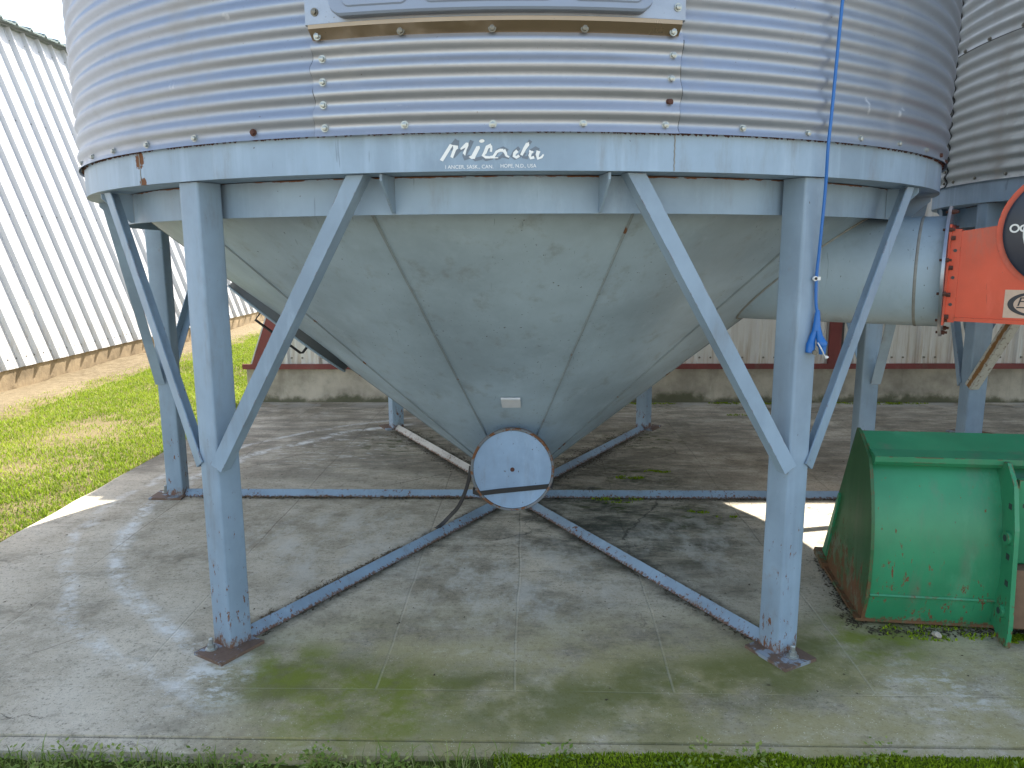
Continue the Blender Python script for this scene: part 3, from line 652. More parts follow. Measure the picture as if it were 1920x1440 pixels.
# bolts
b = MB(); b.tube([(-.001, 0, 0), (.0028, 0, 0)], .0118, 14); b.tube([(.0025, 0, 0), (.0095, 0, 0)], .0082, 6); b.tube([(.0095, 0, 0), (.011, 0, 0)], [.0075, .004], 6)
bolt_me = b.mesh('bolt', 35); bolt_me.materials.append(M_bolt)
def recolour(me, mat, name='bolt'):
    m = me.copy(); m.materials.clear(); m.materials.append(mat); return m
bolt_rust = recolour(bolt_me, M_bolt_rust); bolt_dark = recolour(bolt_me, M_bolt_dark)
def bolt(a_deg, z, r_, parent, me=None, label=None):
    a = R(a_deg); o = place('bolt', me or bolt_me, None, parent, (r_ * math.cos(a), r_ * math.sin(a), z), a, label)
    o.rotation_euler.rotate_axis('X', random.uniform(0, 1)); return o
STEP = 360 / 52
for i in range(-14, 15):
    a = -90 + i * STEP; z = 1.8485 + random.uniform(-.002, .002)
    inp = -2 <= i <= 2
    bolt(a + random.uniform(-.15, .15), z, corr_r(z, 0) + (.006 if inp else .0005), patch if inp else sheet1, bolt_rust if i in (-3, 8, 9) else None, 'rusted bolt head' if i in (-3, 8, 9) else None)
for k_ in range(1, 4):
    z = ZT + k_ * PITCH
    bolt(-103.9 + k_ * .05, z, corr_r(z) + .006, patch); bolt(-76.05 + .1 * k_, z, corr_r(z) + .006, patch, bolt_rust if k_ == 1 else None, 'rusted red-brown bolt' if k_ == 1 else None)
# door above the patch panel
def curved(s0, s1, z0, z1, rb, rf, name, mat, parent, corner=0, seg=40, slope=0, taper=0):
    V = []; F = []; b = MB(); ss = [s0 + (s1 - s0) * .5 * (1 - math.cos(PI * i / seg)) for i in range(seg + 1)] if corner else [s0 + (s1 - s0) * i / seg for i in range(seg + 1)]
    for s_ in ss:
        a = R(s_); lo = z0; d = min(s_ - s0, s1 - s_) * PI / 180 * rf
        if corner and d < corner: lo = z0 + corner - math.sqrt(max(0, corner ** 2 - (corner - d) ** 2))
        sh = slope * (s_ + 90)
        for r_, z in ((rb, lo), (rf - taper, lo), (rf, lo + taper), (rf, z1), (rb, z1)): V.append((r_ * math.cos(a), r_ * math.sin(a), z + sh))
    for i in range(seg):
        for q in range(5): F.append((i * 5 + q, i * 5 + (q + 1) % 5, i * 5 + 5 + (q + 1) % 5, i * 5 + 5 + q))
    F += [(4, 3, 2, 1, 0), tuple(seg * 5 + q for q in range(5))]; b.add(V, F); return b.build(name, mat, parent, 35)
frm = curved(-104.75, -75.1, 2.136, 2.9, 2.148, 2.176, 'door_frame', M_frame_galv, bin1, taper=.003)
sk = curved(-104.4, -75.45, 2.088, 2.1355, 2.150, 2.186, 'frame_skirt', M_skirt, bin1, taper=.036)
for i, az in enumerate((-103.85, -97.0, -90.0, -83.0, -76.0)): bolt(az, 2.107, 2.169, sk, bolt_dark if i in (1, 2, 3) else None)
door = curved(-102.2, -78.1, 2.146, 2.86, 2.177, 2.215, 'door_panel', M_door, bin1, corner=.035, seg=60, taper=.006)
for (a, c_) in ((-101.1, -96.1), (-94.9, -85.5), (-84.1, -78.9)): curved(a, c_, 2.166, 2.8, 2.214, 2.219, 'embossed_field', M_door, door, corner=.02, seg=30, taper=.004)
bolt(-103.9, 2.172, 2.176, frm, bolt_dark); bolt(-75.75, 2.172, 2.176, frm)
# duct stub to the fan
DA = R(-30); e1 = Vector((math.cos(DA), math.sin(DA), 0)); e2 = Vector((-.5, -.8660254, 0)); e3 = Vector((0, 0, 1)); DZ = 1.378
dp = lambda a, b_, c_: e1 * a + e2 * b_ + e3 * c_
b = MB(); b.tube([dp(1.05, 0, DZ), dp(2.185, 0, DZ)], .236, 56, False); duct = b.build('air_duct', M_cone, bin1, 40)
b = MB(); b.tube([dp(2.085, 0, DZ), dp(2.088, 0, DZ), dp(2.094, 0, DZ), dp(2.097, 0, DZ)], [.236, .2385, .2385, .236], 56, False); b.build('duct_seam', M_weld, duct)
b = MB(); b.tube([dp(2.185, 0, DZ), dp(2.197, 0, DZ)], .278, 48); fl = b.build('duct_flange', M_frame_galv, duct, 30)
for i in range(12):
    t = 2 * PI * (i + .4) / 12; p = dp(2.197, .262 * math.cos(t), DZ + .262 * math.sin(t)); b = MB(); b.tube([p - e1 * .022, p + e1 * .022], .006, 6); b.tube([p, p + e1 * .012], .0105, 6)
    b.build('flange_bolt', M_bolt_rust, fl)
V = []; pts = []                                   # weld bead where the duct meets the hopper
for i in range(41):
    t = 2 * PI * i / 40; oy, oz = .238 * math.cos(t), .238 * math.sin(t); z = DZ + oz
    u = math.sqrt(max(.01, cr(z) ** 2 - oy ** 2)); pts.append(dp(u + .002, oy, z))
b = MB(); b.tube(pts, .006, 5, False); b.build('weld_bead', M_weld, duct)
# lettering on the rim
ZPX = .00156
def lm(X, Y, r_): 
    px, py = 780 + X / 6.857, 230 + Y / 6.857; a = R(-94.31 + (px - 825) * .04259); z = 1.807 - (py - 262) * ZPX; return (r_ * math.cos(a), r_ * math.sin(a), z)
def poly_obj(polys, r_, name, mat, parent):
    bm = bmesh.new()
    for P in polys:
        try: f_ = bm.faces.new([bm.verts.new(lm(x, y, r_)) for x, y in P]); 
        except ValueError: pass
    bmesh.ops.triangulate(bm, faces=bm.faces[:]); me = bpy.data.meshes.new(name); bm.to_mesh(me); bm.free(); return place(name, me, mat, parent)
def stroke(pts, w0, w1=None):
    w1 = w1 or w0; P = [Vector((x, y)) for x, y in pts]; L = []; Rr = []
    for i, p in enumerate(P):
        d = (P[min(i + 1, len(P) - 1)] - P[max(i - 1, 0)]).normalized(); nn = Vector((-d.y, d.x)); w = (w0 + (w1 - w0) * i / (len(P) - 1)) / 2
        L.append(tuple(p + nn * w)); Rr.append(tuple(p - nn * w))
    return [[L[i], L[i + 1], Rr[i + 1], Rr[i]] for i in range(len(P) - 1)]
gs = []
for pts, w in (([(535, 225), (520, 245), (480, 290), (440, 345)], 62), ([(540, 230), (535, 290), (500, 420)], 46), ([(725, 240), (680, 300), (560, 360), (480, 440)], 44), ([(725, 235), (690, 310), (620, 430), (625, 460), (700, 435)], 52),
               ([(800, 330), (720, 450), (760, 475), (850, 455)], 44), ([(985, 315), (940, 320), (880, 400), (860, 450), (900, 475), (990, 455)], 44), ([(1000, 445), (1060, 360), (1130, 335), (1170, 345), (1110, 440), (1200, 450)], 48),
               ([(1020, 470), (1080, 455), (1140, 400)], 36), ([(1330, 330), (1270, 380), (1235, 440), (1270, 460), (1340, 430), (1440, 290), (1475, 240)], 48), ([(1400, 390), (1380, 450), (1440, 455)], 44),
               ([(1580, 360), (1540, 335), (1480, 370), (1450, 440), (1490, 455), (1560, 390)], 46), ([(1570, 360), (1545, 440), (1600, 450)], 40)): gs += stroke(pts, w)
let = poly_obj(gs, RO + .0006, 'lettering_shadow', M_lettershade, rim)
ws = [[(305, 475), (440, 275), (482, 290), (347, 493)], [(480, 288), (546, 298), (545, 335), (520, 352), (475, 456), (443, 436), (482, 335)], [(573, 332), (648, 260), (680, 262), (680, 300), (655, 350), (635, 427), (605, 392), (642, 322), (580, 352)],
      [(782, 308), (820, 303), (828, 330), (790, 388), (766, 402), (764, 430), (770, 436), (760, 467), (715, 467), (680, 440), (715, 425)],
      [(852 + 34 * math.cos(t) + 4 * math.sin(t), 243 - 22 * math.sin(t)) for t in [2 * PI * i / 18 for i in range(18)]]]
WB = 1.3
for pts, w, w1 in (([(955, 320), (965, 300), (920, 320), (890, 390), (865, 425), (900, 447), (960, 450)], 44, 22), ([(968, 300), (972, 340), (966, 380)], 22, 22), ([(960, 448), (1000, 440), (1040, 380), (1085, 360), (1125, 362)], 26, 30), ([(1130, 355), (1155, 400), (1165, 430), (1200, 448)], 34, 16), ([(985, 455), (1060, 455)], 12, 8),
                   ([(1305, 368), (1270, 400), (1262, 435), (1290, 452), (1330, 430)], 34, 26), ([(1440, 280), (1400, 340), (1355, 425)], 40, 26), ([(1445, 262), (1440, 290)], 14, 22), ([(1455, 375), (1480, 380), (1462, 430), (1475, 462), (1520, 450)], 30, 28), ([(1505, 375), (1490, 395)], 18, 18),
                   ([(1575, 370), (1560, 420), (1570, 468), (1615, 450), (1640, 415)], 40, 16)): ws += stroke(pts, w * WB, w1 * WB)
poly_obj(ws, RO + .0012, 'script_lettering', M_letter, rim)
def text_mesh(txt, fn, name, mat, parent, size=1.0, shear=0):
    cu = bpy.data.curves.new('t', 'FONT'); cu.body = txt; cu.size = size; cu.shear = shear; cu.resolution_u = 3; o = bpy.data.objects.new('t', cu); COL.objects.link(o)
    bpy.context.view_layer.update(); dg = bpy.context.evaluated_depsgraph_get(); me = bpy.data.meshes.new_from_object(o.evaluated_get(dg)); bpy.data.objects.remove(o); bpy.data.curves.remove(cu)
    xs_ = [v.co.x for v in me.vertices]; ys_ = [v.co.y for v in me.vertices]; w, h = max(xs_), max(ys_)
    for v in me.vertices: v.co = fn(v.co.x / w, v.co.y / h)
    me.materials.clear(); return place(name, me, mat, parent)
text_mesh('I ANCER, SASK., CAN.', lambda u, v: lm(372 + u * 624, 588 - (v if v > 0 else v) * 46, RO + .0008), 'address_lettering', M_letter, rim)
text_mesh('HOPE, N.D., USA', lambda u, v: lm(1085 + u * 462, 580 - v * 46, RO + .0008), 'address_lettering', M_letter, rim)

# ------------------------------------------------------------------ second bin, copied from the first
def rust_trough():
    d = (T0 - B0).normalized(); o = Vector((math.cos(R(12)), math.sin(R(12)), 0)); o = (o - d * o.dot(d)).normalized(); l = d.cross(o)
    s = N('rust_streaked_brace'); v = s.coord()
    dt = s.n('ShaderNodeVectorMath', operation='DOT_PRODUCT'); s.put(dt.inputs[0], v); dt.inputs[1].default_value = l
    ac = s.k('ABSOLUTE', s.k('SUBTRACT', dt.outputs['Value'], B0.dot(l)))
    n1 = s.noise(s.mul(v, (1, 1, .5)), 34, 7, .72); ac = s.k('ADD', ac, s.k('MULTIPLY', s.k('SUBTRACT', n1, .5), .030))
    c = s.mix(s.noise(v, 20, 5), (.40, .40, .36), (.50, .50, .46)); f = s.sm(ac, .016, .009)
    c = s.mix(f, c, s.mix(n1, (.16, .075, .025), (.34, .19, .08)))
    c = s.mix(s.k('MULTIPLY', s.sm(s.noise(v, 55, 5, .7), .56, .62), .7), c, (.12, .07, .045))
    return s.out(c, .75, 0, s.bump(n1, .3, .004), .3)
SKIP = {'patch_panel', 'door_frame', 'frame_skirt', 'door_panel', 'outlet_cover', 'document_pouch', 'hatch_collar', 'air_duct', 'lettering_shadow', 'script_lettering', 'address_lettering', 'bolt', 'rust_scale'}
base = lambda n_: n_.split('.')[0]
bin2 = empty('grain_bin', (4.66, -.17, 0), 'second grey corrugated hopper bin at the right edge behind the red fan', 'grain bin', 'hopper bottom grain bins')
def copy_tree(o, parent):
    if base(o.name) in SKIP: return
    c = o.copy(); COL.objects.link(c); c.parent = parent
    if 'label' in c: del c['label']
    for ch in list(o.children): copy_tree(ch, c)
    return c
for ch in list(bin1.children): copy_tree(ch, bin2)
for ch in bin2.children:
    if base(ch.name) == 'wall_sheet' or base(ch.name) == 'upper_wall_sheet':
        ch.data = recolour(ch.data, M_galv_old); globals().__setitem__('sheet2', ch) if base(ch.name) == 'wall_sheet' else None
    if base(ch.name) == 'brace' and abs((ch.rotation_euler.z - PI)) < .01 and ch.data.name == brR.name:
        ch.data = recolour(ch.data, rust_trough()); ch['label'] = 'pale brace with a rusty inner face'
    if base(ch.name) == 'floor_spoke' and abs(ch.rotation_euler.z - R(120)) < .01:
        ch.data = recolour(ch.data, M_rustspoke); ch['label'] = 'rusty brown floor spoke'
sa = 168.0                                         # vertical lap with a bolt in every trough
lap = wall(10, 1.826, 3.35, 10, 'lap_seam', M_galv_old, R(sa - 1.1), R(sa + 1.3), .005, .0018, bin2)
lp_b = MB()
pts = []
for i in range(240):
    z = 1.826 + 1.5 * i / 239; a = R(sa + 1.5 + .10 * math.sin(2 * PI * (z - ZT) / PITCH)); r_ = corr_r(z, a) + .004; pts.append((r_ * math.cos(a), r_ * math.sin(a), z))
lp_b.tube(pts, .0022, 4); lp_b.build('lap_edge', M_dark, lap)
for i in range(17): bolt(sa + .4, ZT + i * PITCH, corr_r(ZT + i * PITCH) + .005, lap, bolt_rust if i in (10, 8) else bolt_dark)
for i in range(10): bolt(sa + 4 + i * 6.9, 1.8495, corr_r(1.8495) + .0005, sheet2, bolt_dark)
hz2 = ZT + PITCH * 10.5
b = MB(); b.lathe([(RC + AMP + .001, hz2 - .001), (RC + AMP + .0035, hz2 - .001), (RC + AMP + .0035, hz2 + .003), (RC + AMP + .001, hz2 + .003)], 60, R(sa), R(sa + 90)); b.build('sheet_edge', M_dark, bin2)
for i in range(8): bolt(sa + 5 + i * 6.9, hz2 + .012, RC + AMP, sheet2, bolt_dark)

# ------------------------------------------------------------------ fan on the duct
fan = empty('aeration_fan', dp(2.22, 0, 1.17), 'red centrifugal fan bolted to the duct flange with a round navy guard', 'fan')
fo = fan.location.copy()
fp = lambda a, b_, z: dp(2.197 + a, b_, z) - fo
def hull(x0, x1, yb, yf, z0a, z1a, z0b, z1b):
    m = MB(); m.add([fp(x, y, z) for (x, zz) in ((x0, (z0a, z1a)), (x1, (z0b, z1b))) for y in (yb, yf) for z in zz], [(0, 1, 3, 2), (4, 6, 7, 5), (0, 2, 6, 4), (1, 5, 7, 3), (0, 4, 5, 1), (2, 3, 7, 6)]); return m
ho = hull(.045, .62, -.17, .165, 1.182, 1.548, 1.172, 1.640).build('housing', M_red, fan)
m = hull(.002, .010, -.215, .20, 1.165, 1.575, 1.165, 1.575); m2 = hull(.010, .046, -.18, .172, 1.176, 1.556, 1.176, 1.556); m.add(m2.v, m2.f); m.build('mount_flange', M_red, fan)
for z in (1.20, 1.29, 1.40, 1.52): b = MB(); p = fp(.010, .187, z); b.tube([p, p + e1 * .016], .010, 6); b.build('bolt', M_bolt_rust, fan)
for z in (1.25, 1.36, 1.47): b = MB(); p = fp(.028, .172, z); b.tube([p, p + e2 * .003], .007, 8); b.build('bolt_hole', M_dark, fan)
b = MB(); b.prism([fp(.045, .166, 1.182), fp(.62, .166, 1.172), fp(.62, .166, 1.188), fp(.045, .166, 1.198)], 0, e2 * .010); b.build('bottom_lip', M_red, fan)
SCc = (.412, 1.547)
b = MB(); b.tube([fp(SCc[0], -.17, SCc[1]), fp(SCc[0], .168, SCc[1])], .247, 64); b.build('scroll', M_red, fan, 40)
b = MB(); b.tube([fp(SCc[0], .1685, SCc[1]), fp(SCc[0], .182, SCc[1]), fp(SCc[0], .188, SCc[1])], [.226, .226, .215], 64); gd = b.build('inlet_guard', M_navy, fan, 30)
def flat_ring(cx_, cz_, ro, ri, y, name, mat, parent, th=.003):
    m = MB(); n_ = 40
    vs = [fp(cx_ + r_ * math.cos(2 * PI * i / n_), yy, cz_ + r_ * math.sin(2 * PI * i / n_)) for (r_, yy) in ((ro, y), (ri, y), (ri, y + th), (ro, y + th)) for i in range(n_)]
    m.add(vs, [(q * n_ + i, q * n_ + (i + 1) % n_, ((q + 1) % 4) * n_ + (i + 1) % n_, ((q + 1) % 4) * n_ + i) for q in range(4) for i in range(n_)]); return m.build(name, mat, parent)
flat_ring(*SCc, .160, .150, .1885, 'guard_emblem', M_white, gd)
for dx, r_ in ((-.188, .017), (-.158, .014), (-.130, .017)): flat_ring(SCc[0] + dx, SCc[1] + .008, r_, r_ - .0065, .1895 + .002, 'guard_emblem', M_white, gd)
st = hull(.215, .40, .1655, .1665, 1.203, 1.315, 1.203, 1.315).build('sticker', M_sticker, ho)
flat_o = MB(); n_ = 48; cx_, cz_ = .315, 1.259
vs = [fp(cx_ + a_ * math.cos(2 * PI * i / n_) + o_, y, cz_ + b_ * math.sin(2 * PI * i / n_)) for (a_, b_, o_, y) in ((.088, .048, 0, .1668), (.074, .040, .006, .1668), (.074, .040, .006, .1676), (.088, .048, 0, .1676)) for i in range(n_)]
flat_o.add(vs, [(q * n_ + i, q * n_ + (i + 1) % n_, ((q + 1) % 4) * n_ + (i + 1) % n_, ((q + 1) % 4) * n_ + i) for q in range(4) for i in range(n_)]); flat_o.build('sticker_ellipse', M_ink, st)
text_mesh('FL', lambda u, v: fp(.256 + u * .056 + v * .008, .1678, 1.252 + v * .034), 'sticker_lettering', M_ink, st)
m = hull(.258, .37, .1668, .1676, 1.243, 1.248, 1.243, 1.248); m.build('sticker_rule', M_ink, st)
b = MB(); pts = [fp(.50 + .105 * math.cos(2 * PI * i / 32), .02, 1.195 + .105 * math.sin(2 * PI * i / 32)) for i in range(33)]; b.tube(pts, .035, 10, False); b.tube([fp(.50, -.005, 1.195), fp(.50, .045, 1.195)], .075, 20); b.build('wheel', M_black, fan, 40)

# ------------------------------------------------------------------ loader bucket
bx = empty('loader_bucket', (1.425, -1.625, .012), 'green loader bucket with rust-worn side plate sitting on the pad', 'bucket', None, R(-6))
BWD = 1.62
prof = [(.035, .0), (.0, .125), (-.012, .20), (-.012, .30), (.0, .40), (.025, .50), (.06, .585), (.10, .640)]     # back shell (y, z)
b = MB(); th = .010; bk = [(y + th * 1.2, z + .002) for y, z in prof]
cl = prof + bk[::-1]; b.add([(x, y, z) for x in (.012, BWD - .012) for y, z in cl], [(i, (i + 1) % len(cl), (i + 1) % len(cl) + len(cl), i + len(cl)) for i in range(len(cl))]); shell = b.build('back_shell', M_green, bx, 25)
b = MB(); b.tube([(.014, -.001, .127), (BWD - .014, -.001, .127)], .007, 6); b.build('weld_bead', M_green, shell)
b = MB(); b.add([(x, y, z) for x in (.012, BWD - .012) for y, z in ((.048, .655), (.048, .676), (.115, .690), (.235, .735), (.24, .722), (.12, .668), (.105, .640), (.06, .640))], [(i, (i + 1) % 8, (i + 1) % 8 + 8, i + 8) for i in range(8)] + [(7, 6, 5, 4, 3, 2, 1, 0), tuple(range(8, 16))]); b.build('top_beam', M_green, bx)
side = [(.035, -.004), (-.006, .115), (-.018, .20), (-.018, .32), (-.004, .42), (.022, .52), (.055, .60), (.085, .66), (.22, .735), (.255, .742), (.62, .075), (.635, .04), (.60, .0)]
for x, mt, nm in ((0, M_rustplate, 'dark green side plate worn to rust along the bottom'), (BWD - .012, M_green, None)):
    b = MB(); b.prism([(x, y, z) for y, z in side], 0, (.012, 0, 0)); sp = b.build('side_plate', mt, bx, None, label=nm)
    if x == 0:
        b = MB(); b.prism([(-.010, y, z) for y, z in ((.40, .40), (.415, .41), (.60, .07), (.55, .06))], 0, (.010, 0, 0)); b.build('side_stiffener', M_green, sp)
        b = MB(); b.prism([(-.030, y, z) for y, z in ((.52, .01), (.52, .035), (.66, .06), (.675, .035))], 0, (.045, 0, 0)); b.build('side_cutter', M_rustplate, sp)
b = MB(); b.add([(x, y, z) for x in (-.02, BWD + .02) for y, z in ((.03, 0), (.70, .01), (.70, .022), (.03, .012))], [(i, (i + 1) % 4, (i + 1) % 4 + 4, i + 4) for i in range(4)] + [(3, 2, 1, 0), (4, 5, 6, 7)]); b.build('floor_plate', M_rustplate, bx)
brk = [(.10, .665), (.02, .672), (-.045, .60), (-.085, .44), (-.10, .25), (-.115, .08), (-.11, -.008), (-.06, -.01), (.03, .05)]
for x in (.475, .62, 1.05, 1.195):
    b = MB(); b.prism([(x, y, z) for y, z in brk], 0, (.016, 0, 0)); k_ = b.build('hook_bracket', M_green, bx)
    for (y, z) in ((-.045, .40), (-.055, .115)):
        b = MB(); b.tube([(x - .012, y, z), (x + .0, y, z)], .026, 20); q = b.build('pin_boss', M_green, k_, 30)
        b = MB(); b.tube([(x - .0135, y, z), (x - .0125, y, z)], .013, 14); b.build('pin_hole', M_dark, k_)
    for (y, z) in ((-.035, .52), (-.055, .33), (-.066, .23)):
        b = MB(); b.box(x - .0012, x, y - .011, y + .011, z - .011, z + .011); b.build('slot', M_dark, k_)
b = MB(); b.box(.50, .615, -.03, .0, .30, .62); b.build('cross_plate', M_green, bx)
b = MB(); b.box(.52, .60, -.0315, -.0295, .515, .530); b.build('slot', M_dark, bx)
b = MB(); b.box(.49, .62, -.085, -.02, .06, .29); b.build('worn_pad', M_rustspoke, bx, label='rusty brown pad between the brackets')

# ------------------------------------------------------------------ cord and strap
cord = empty('extension_cord', (1.10, -1.86, 1.13), 'blue power cord hanging down the bin and leg to a two-way plug', 'cord')
co = cord.location.copy()
def cpath(ctrl, n_=8):
    P = [Vector(c) for c in ctrl]; out = []
    for i in range(len(P) - 1):
        p0, p1, p2, p3 = P[max(i - 1, 0)], P[i], P[i + 1], P[min(i + 2, len(P) - 1)]
        for q in range(n_):
            t = q / n_; out.append(.5 * ((2 * p1) + (-p0 + p2) * t + (2 * p0 - 5 * p1 + 4 * p2 - p3) * t * t + (-p0 + 3 * p1 - 3 * p2 + p3) * t ** 3))
    return out + [P[-1]]
b = MB(); b.tube([p - co for p in cpath([(1.115, -1.92, 3.6), (1.10, -1.905, 2.7), (1.086, -1.892, 2.25), (1.0755, -1.892, 1.93), (1.071, -1.890, 1.80), (1.079, -1.868, 1.68), (1.080, -1.848, 1.50), (1.0795, -1.836, 1.385), (1.084, -1.834, 1.30), (1.091, -1.834, 1.265)])], .0052, 10); b.build('cable', M_cord, cord, 60)
pv = lambda x, y, z: Vector((x, y, z)) - co
b = MB(); b.tube([pv(1.091, -1.836, 1.275), pv(1.091, -1.836, 1.262), pv(1.0905, -1.837, 1.235), pv(1.089, -1.838, 1.205)], [.006, .009, .0115, .0145], 14)
b.tube([pv(1.087, -1.838, 1.21), pv(1.079, -1.838, 1.185), pv(1.074, -1.839, 1.165), pv(1.073, -1.839, 1.160), pv(1.0715, -1.839, 1.130), pv(1.0715, -1.839, 1.128)], [.009, .0115, .0125, .0155, .0155, .012], 16)
b.tube([pv(1.092, -1.840, 1.225), pv(1.099, -1.845, 1.185), pv(1.104, -1.850, 1.168), pv(1.107, -1.852, 1.160), pv(1.1085, -1.852, 1.152)], [.0085, .0115, .0155, .0185, .015], 16)
b.tube([pv(1.1085, -1.852, 1.153), pv(1.109, -1.852, 1.143), pv(1.1095, -1.852, 1.125)], [.0135, .0125, .011], 14); b.build('splitter', M_cord, cord, 50)
b = MB(); b.tube([pv(1.082, -1.853, 1.131), pv(1.083, -1.859, 1.1305)], .009, 12); b.build('plug_face', M_bolt_dark, cord)
b = MB(); b.tube([p - co for p in cpath([(1.089, -1.862, 1.165), (1.094, -1.878, 1.15), (1.104, -1.872, 1.135), (1.113, -1.862, 1.122), (1.122, -1.858, 1.117)])], .0022, 8)
for q in range(5): b.tube([pv(1.121 + .004 * math.cos(q * 1.3), -1.858, 1.115 + .004 * math.sin(q * 1.3)), pv(1.126 + .003 * math.cos(q * 2.3), -1.86, 1.1155 + .004 * math.sin(q * 2.1))], .0028, 6)
b.build('tie_string', M_white, cord, 50)
b = MB(); b.box(.0, .020, -.002, .002, -.006, .006); b.tube([(0, -.002, 0), (0, .004, 0)], .0085, 14); o = b.build('clip', M_white, cord, None, pv(1.0735, -1.842, 1.382), R(18))
b = MB(); b.tube([(0, -.006, 0), (0, -.002, 0)], .0045, 8); b.build('clip_screw', M_black, o)
strap = empty('rubber_strap', (-.33, -.62, .03), 'black rubber strap stretched across the round outlet cover, tail hanging to the floor', 'strap')
so_ = strap.location.copy(); dd = lambda x, z, off=.008: DC + dax * off + Vector((x, 0, 0)) + dax.cross(Vector((1, 0, 0))) * (-z if (dax.cross(Vector((1, 0, 0)))).z < 0 else z) - so_
b = MB(); b.ribbon([dd(-.198, -.118, -.10), dd(-.200, -.118, -.02), dd(-.170, -.122), dd(-.06, -.108), dd(.06, -.096), dd(.178, -.084), dd(.200, -.082, -.02), dd(.2, -.08, -.10)], [(-1, 0, 0), (-1, -.3, 0), (0, -1, 0), (0, -1, 0), (0, -1, 0), (0, -1, 0), (1, -.3, 0), (1, 0, 0)], .024, .004)
b.build('band', M_black, strap)
tail = [p - so_ for p in cpath([(-.200, -.74, .40), (-.212, -.73, .33), (-.235, -.70, .25), (-.275, -.665, .16), (-.325, -.63, .095), (-.37, -.64, .05), (-.395, -.665, .042)])]
b = MB(); b.ribbon(tail, [(-.6, -.7, .2)] * len(tail), .022, .004); b.build('tail', M_black, strap)
b = MB(); b.ribbon([dd(.198, -.10, -.012), dd(.207, -.02, -.03), dd(.205, .02, -.05)], (1, -.2, 0), .02, .004); b.build('loop', M_black, strap)
# stone by the bucket
b = MB(); bm = bmesh.new(); bmesh.ops.create_icosphere(bm, subdivisions=2, radius=.018)
for v in bm.verts: v.co *= 1 + .35 * mnoise.noise(v.co * 60); v.co.z *= .7
me = bpy.data.meshes.new('stone'); bm.to_mesh(me); bm.free(); tag(place('stone', me, M_stone, None, (1.675, -1.70, .011)), 'small pale stone on the pad below the green bucket', 'stone')

# ------------------------------------------------------------------ debris, grass, moss
def chips(name, pos, size, mat, flat=.45, label=None):
    n_ = len(pos); base_ = np.array([(1, 0, 0), (-.5, .8, 0), (-.5, -.8, 0), (0, 0, 1.)], float)
    s_ = size * RNG.uniform(.4, 1.5, (n_, 1, 1)); a = RNG.uniform(0, 2 * PI, n_); c_, q = np.cos(a), np.sin(a); st_ = RNG.uniform(.6, 2.2, n_)
    B = np.repeat(base_[None], n_, 0) * s_; x = B[..., 0] * st_[:, None]; y = B[..., 1]; z = B[..., 2] * flat
    V = np.stack([x * c_[:, None] - y * q[:, None], x * q[:, None] + y * c_[:, None], z], 2) + pos[:, None, :]
    F = (np.array([(0, 1, 3), (1, 2, 3), (2, 0, 3)])[None] + (np.arange(n_) * 4)[:, None, None]).reshape(-1, 3)
    o = bulk(name, V.reshape(-1, 3), F, mat); 
    if label: o['label'] = label
    return o
P = []
def along(a_deg, side_, n_, r0, r1, spread):
    a = R(a_deg); 
    for _ in range(n_):
        r_ = random.uniform(r0, r1); 
        if mnoise.noise((r_ * 4, a_deg, 0)) < -.15 and random.random() < .8: continue
        t = side_ * (.034 + abs(random.gauss(0, spread))); P.append((r_ * math.cos(a) - t * math.sin(a), r_ * math.sin(a) + t * math.cos(a), .001))
for a_, s_, n_, sp_ in ((-120, -1, 900, .018), (-120, 1, 500, .012), (-60, -1, 700, .014), (-60, 1, 300, .012), (0, -1, 800, .016), (180, 1, 900, .018), (180, -1, 300, .01), (60, -1, 900, .05), (60, 1, 900, .06), (120, 1, 700, .04), (120, -1, 700, .05)): along(a_, s_, n_, .25, 1.98, sp_)
for _ in range(900):                               # dirt around the bucket's edges
    t = random.random(); P.append((1.40 + .12 * t + random.gauss(0, .02), -1.62 + .72 * t + random.gauss(0, .02), .001))
for _ in range(700): P.append((random.uniform(1.43, 2.1), -1.66 + random.gauss(0, .02), .001))
for _ in range(350): P.append((random.uniform(-2.4, 2.4), random.uniform(-2.2, 2.7), .001))
chips('dirt_debris', np.array(P), .0042, M_debris, .5, 'dark crumbs of soil and chaff along the floor spokes and bucket')

def blades(name, pos, h, w, mat, lean=.5, tint=None, kind='stuff'):
    n_ = len(pos); a = RNG.uniform(0, 2 * PI, n_); H = h * RNG.uniform(.5, 1.3, n_); W = w * RNG.uniform(.7, 1.3, n_); L = H * lean * RNG.uniform(.1, 1.2, n_); b_ = RNG.uniform(0, 2 * PI, n_)
    wx, wy = np.cos(a) * W, np.sin(a) * W; lx, ly = np.cos(b_) * L, np.sin(b_) * L
    V = np.zeros((n_, 5, 3)); V[:, 0] = pos + np.stack([-wx, -wy, 0 * wx], 1); V[:, 1] = pos + np.stack([wx, wy, 0 * wx], 1)
    mid = pos + np.stack([lx * .35, ly * .35, H * .6], 1); V[:, 2] = mid + np.stack([wx * .8, wy * .8, 0 * wx], 1); V[:, 3] = mid - np.stack([wx * .8, wy * .8, 0 * wx], 1)
    V[:, 4] = pos + np.stack([lx, ly, H * (1 - .25 * lean)], 1)
    F = (np.array([(0, 1, 2), (0, 2, 3), (3, 2, 4)])[None] + (np.arange(n_) * 5)[:, None, None]).reshape(-1, 3)
    t = (RNG.uniform(0, 1, n_) if tint is None else np.clip(tint, 0, 1)); return bulk(name, V.reshape(-1, 3), F, mat, None, np.repeat(t, 5), kind)
n_ = 230000; x = RNG.uniform(-5.0, -2.58, n_); y = -1.5 + 14.5 * RNG.uniform(0, 1, n_) ** 1.25
nn = np.array([mnoise.noise((a * 1.1, b_ * 1.1, 2)) + .5 * mnoise.noise((a * 3.7, b_ * 3.7, 8)) for a, b_ in zip(x, y)])
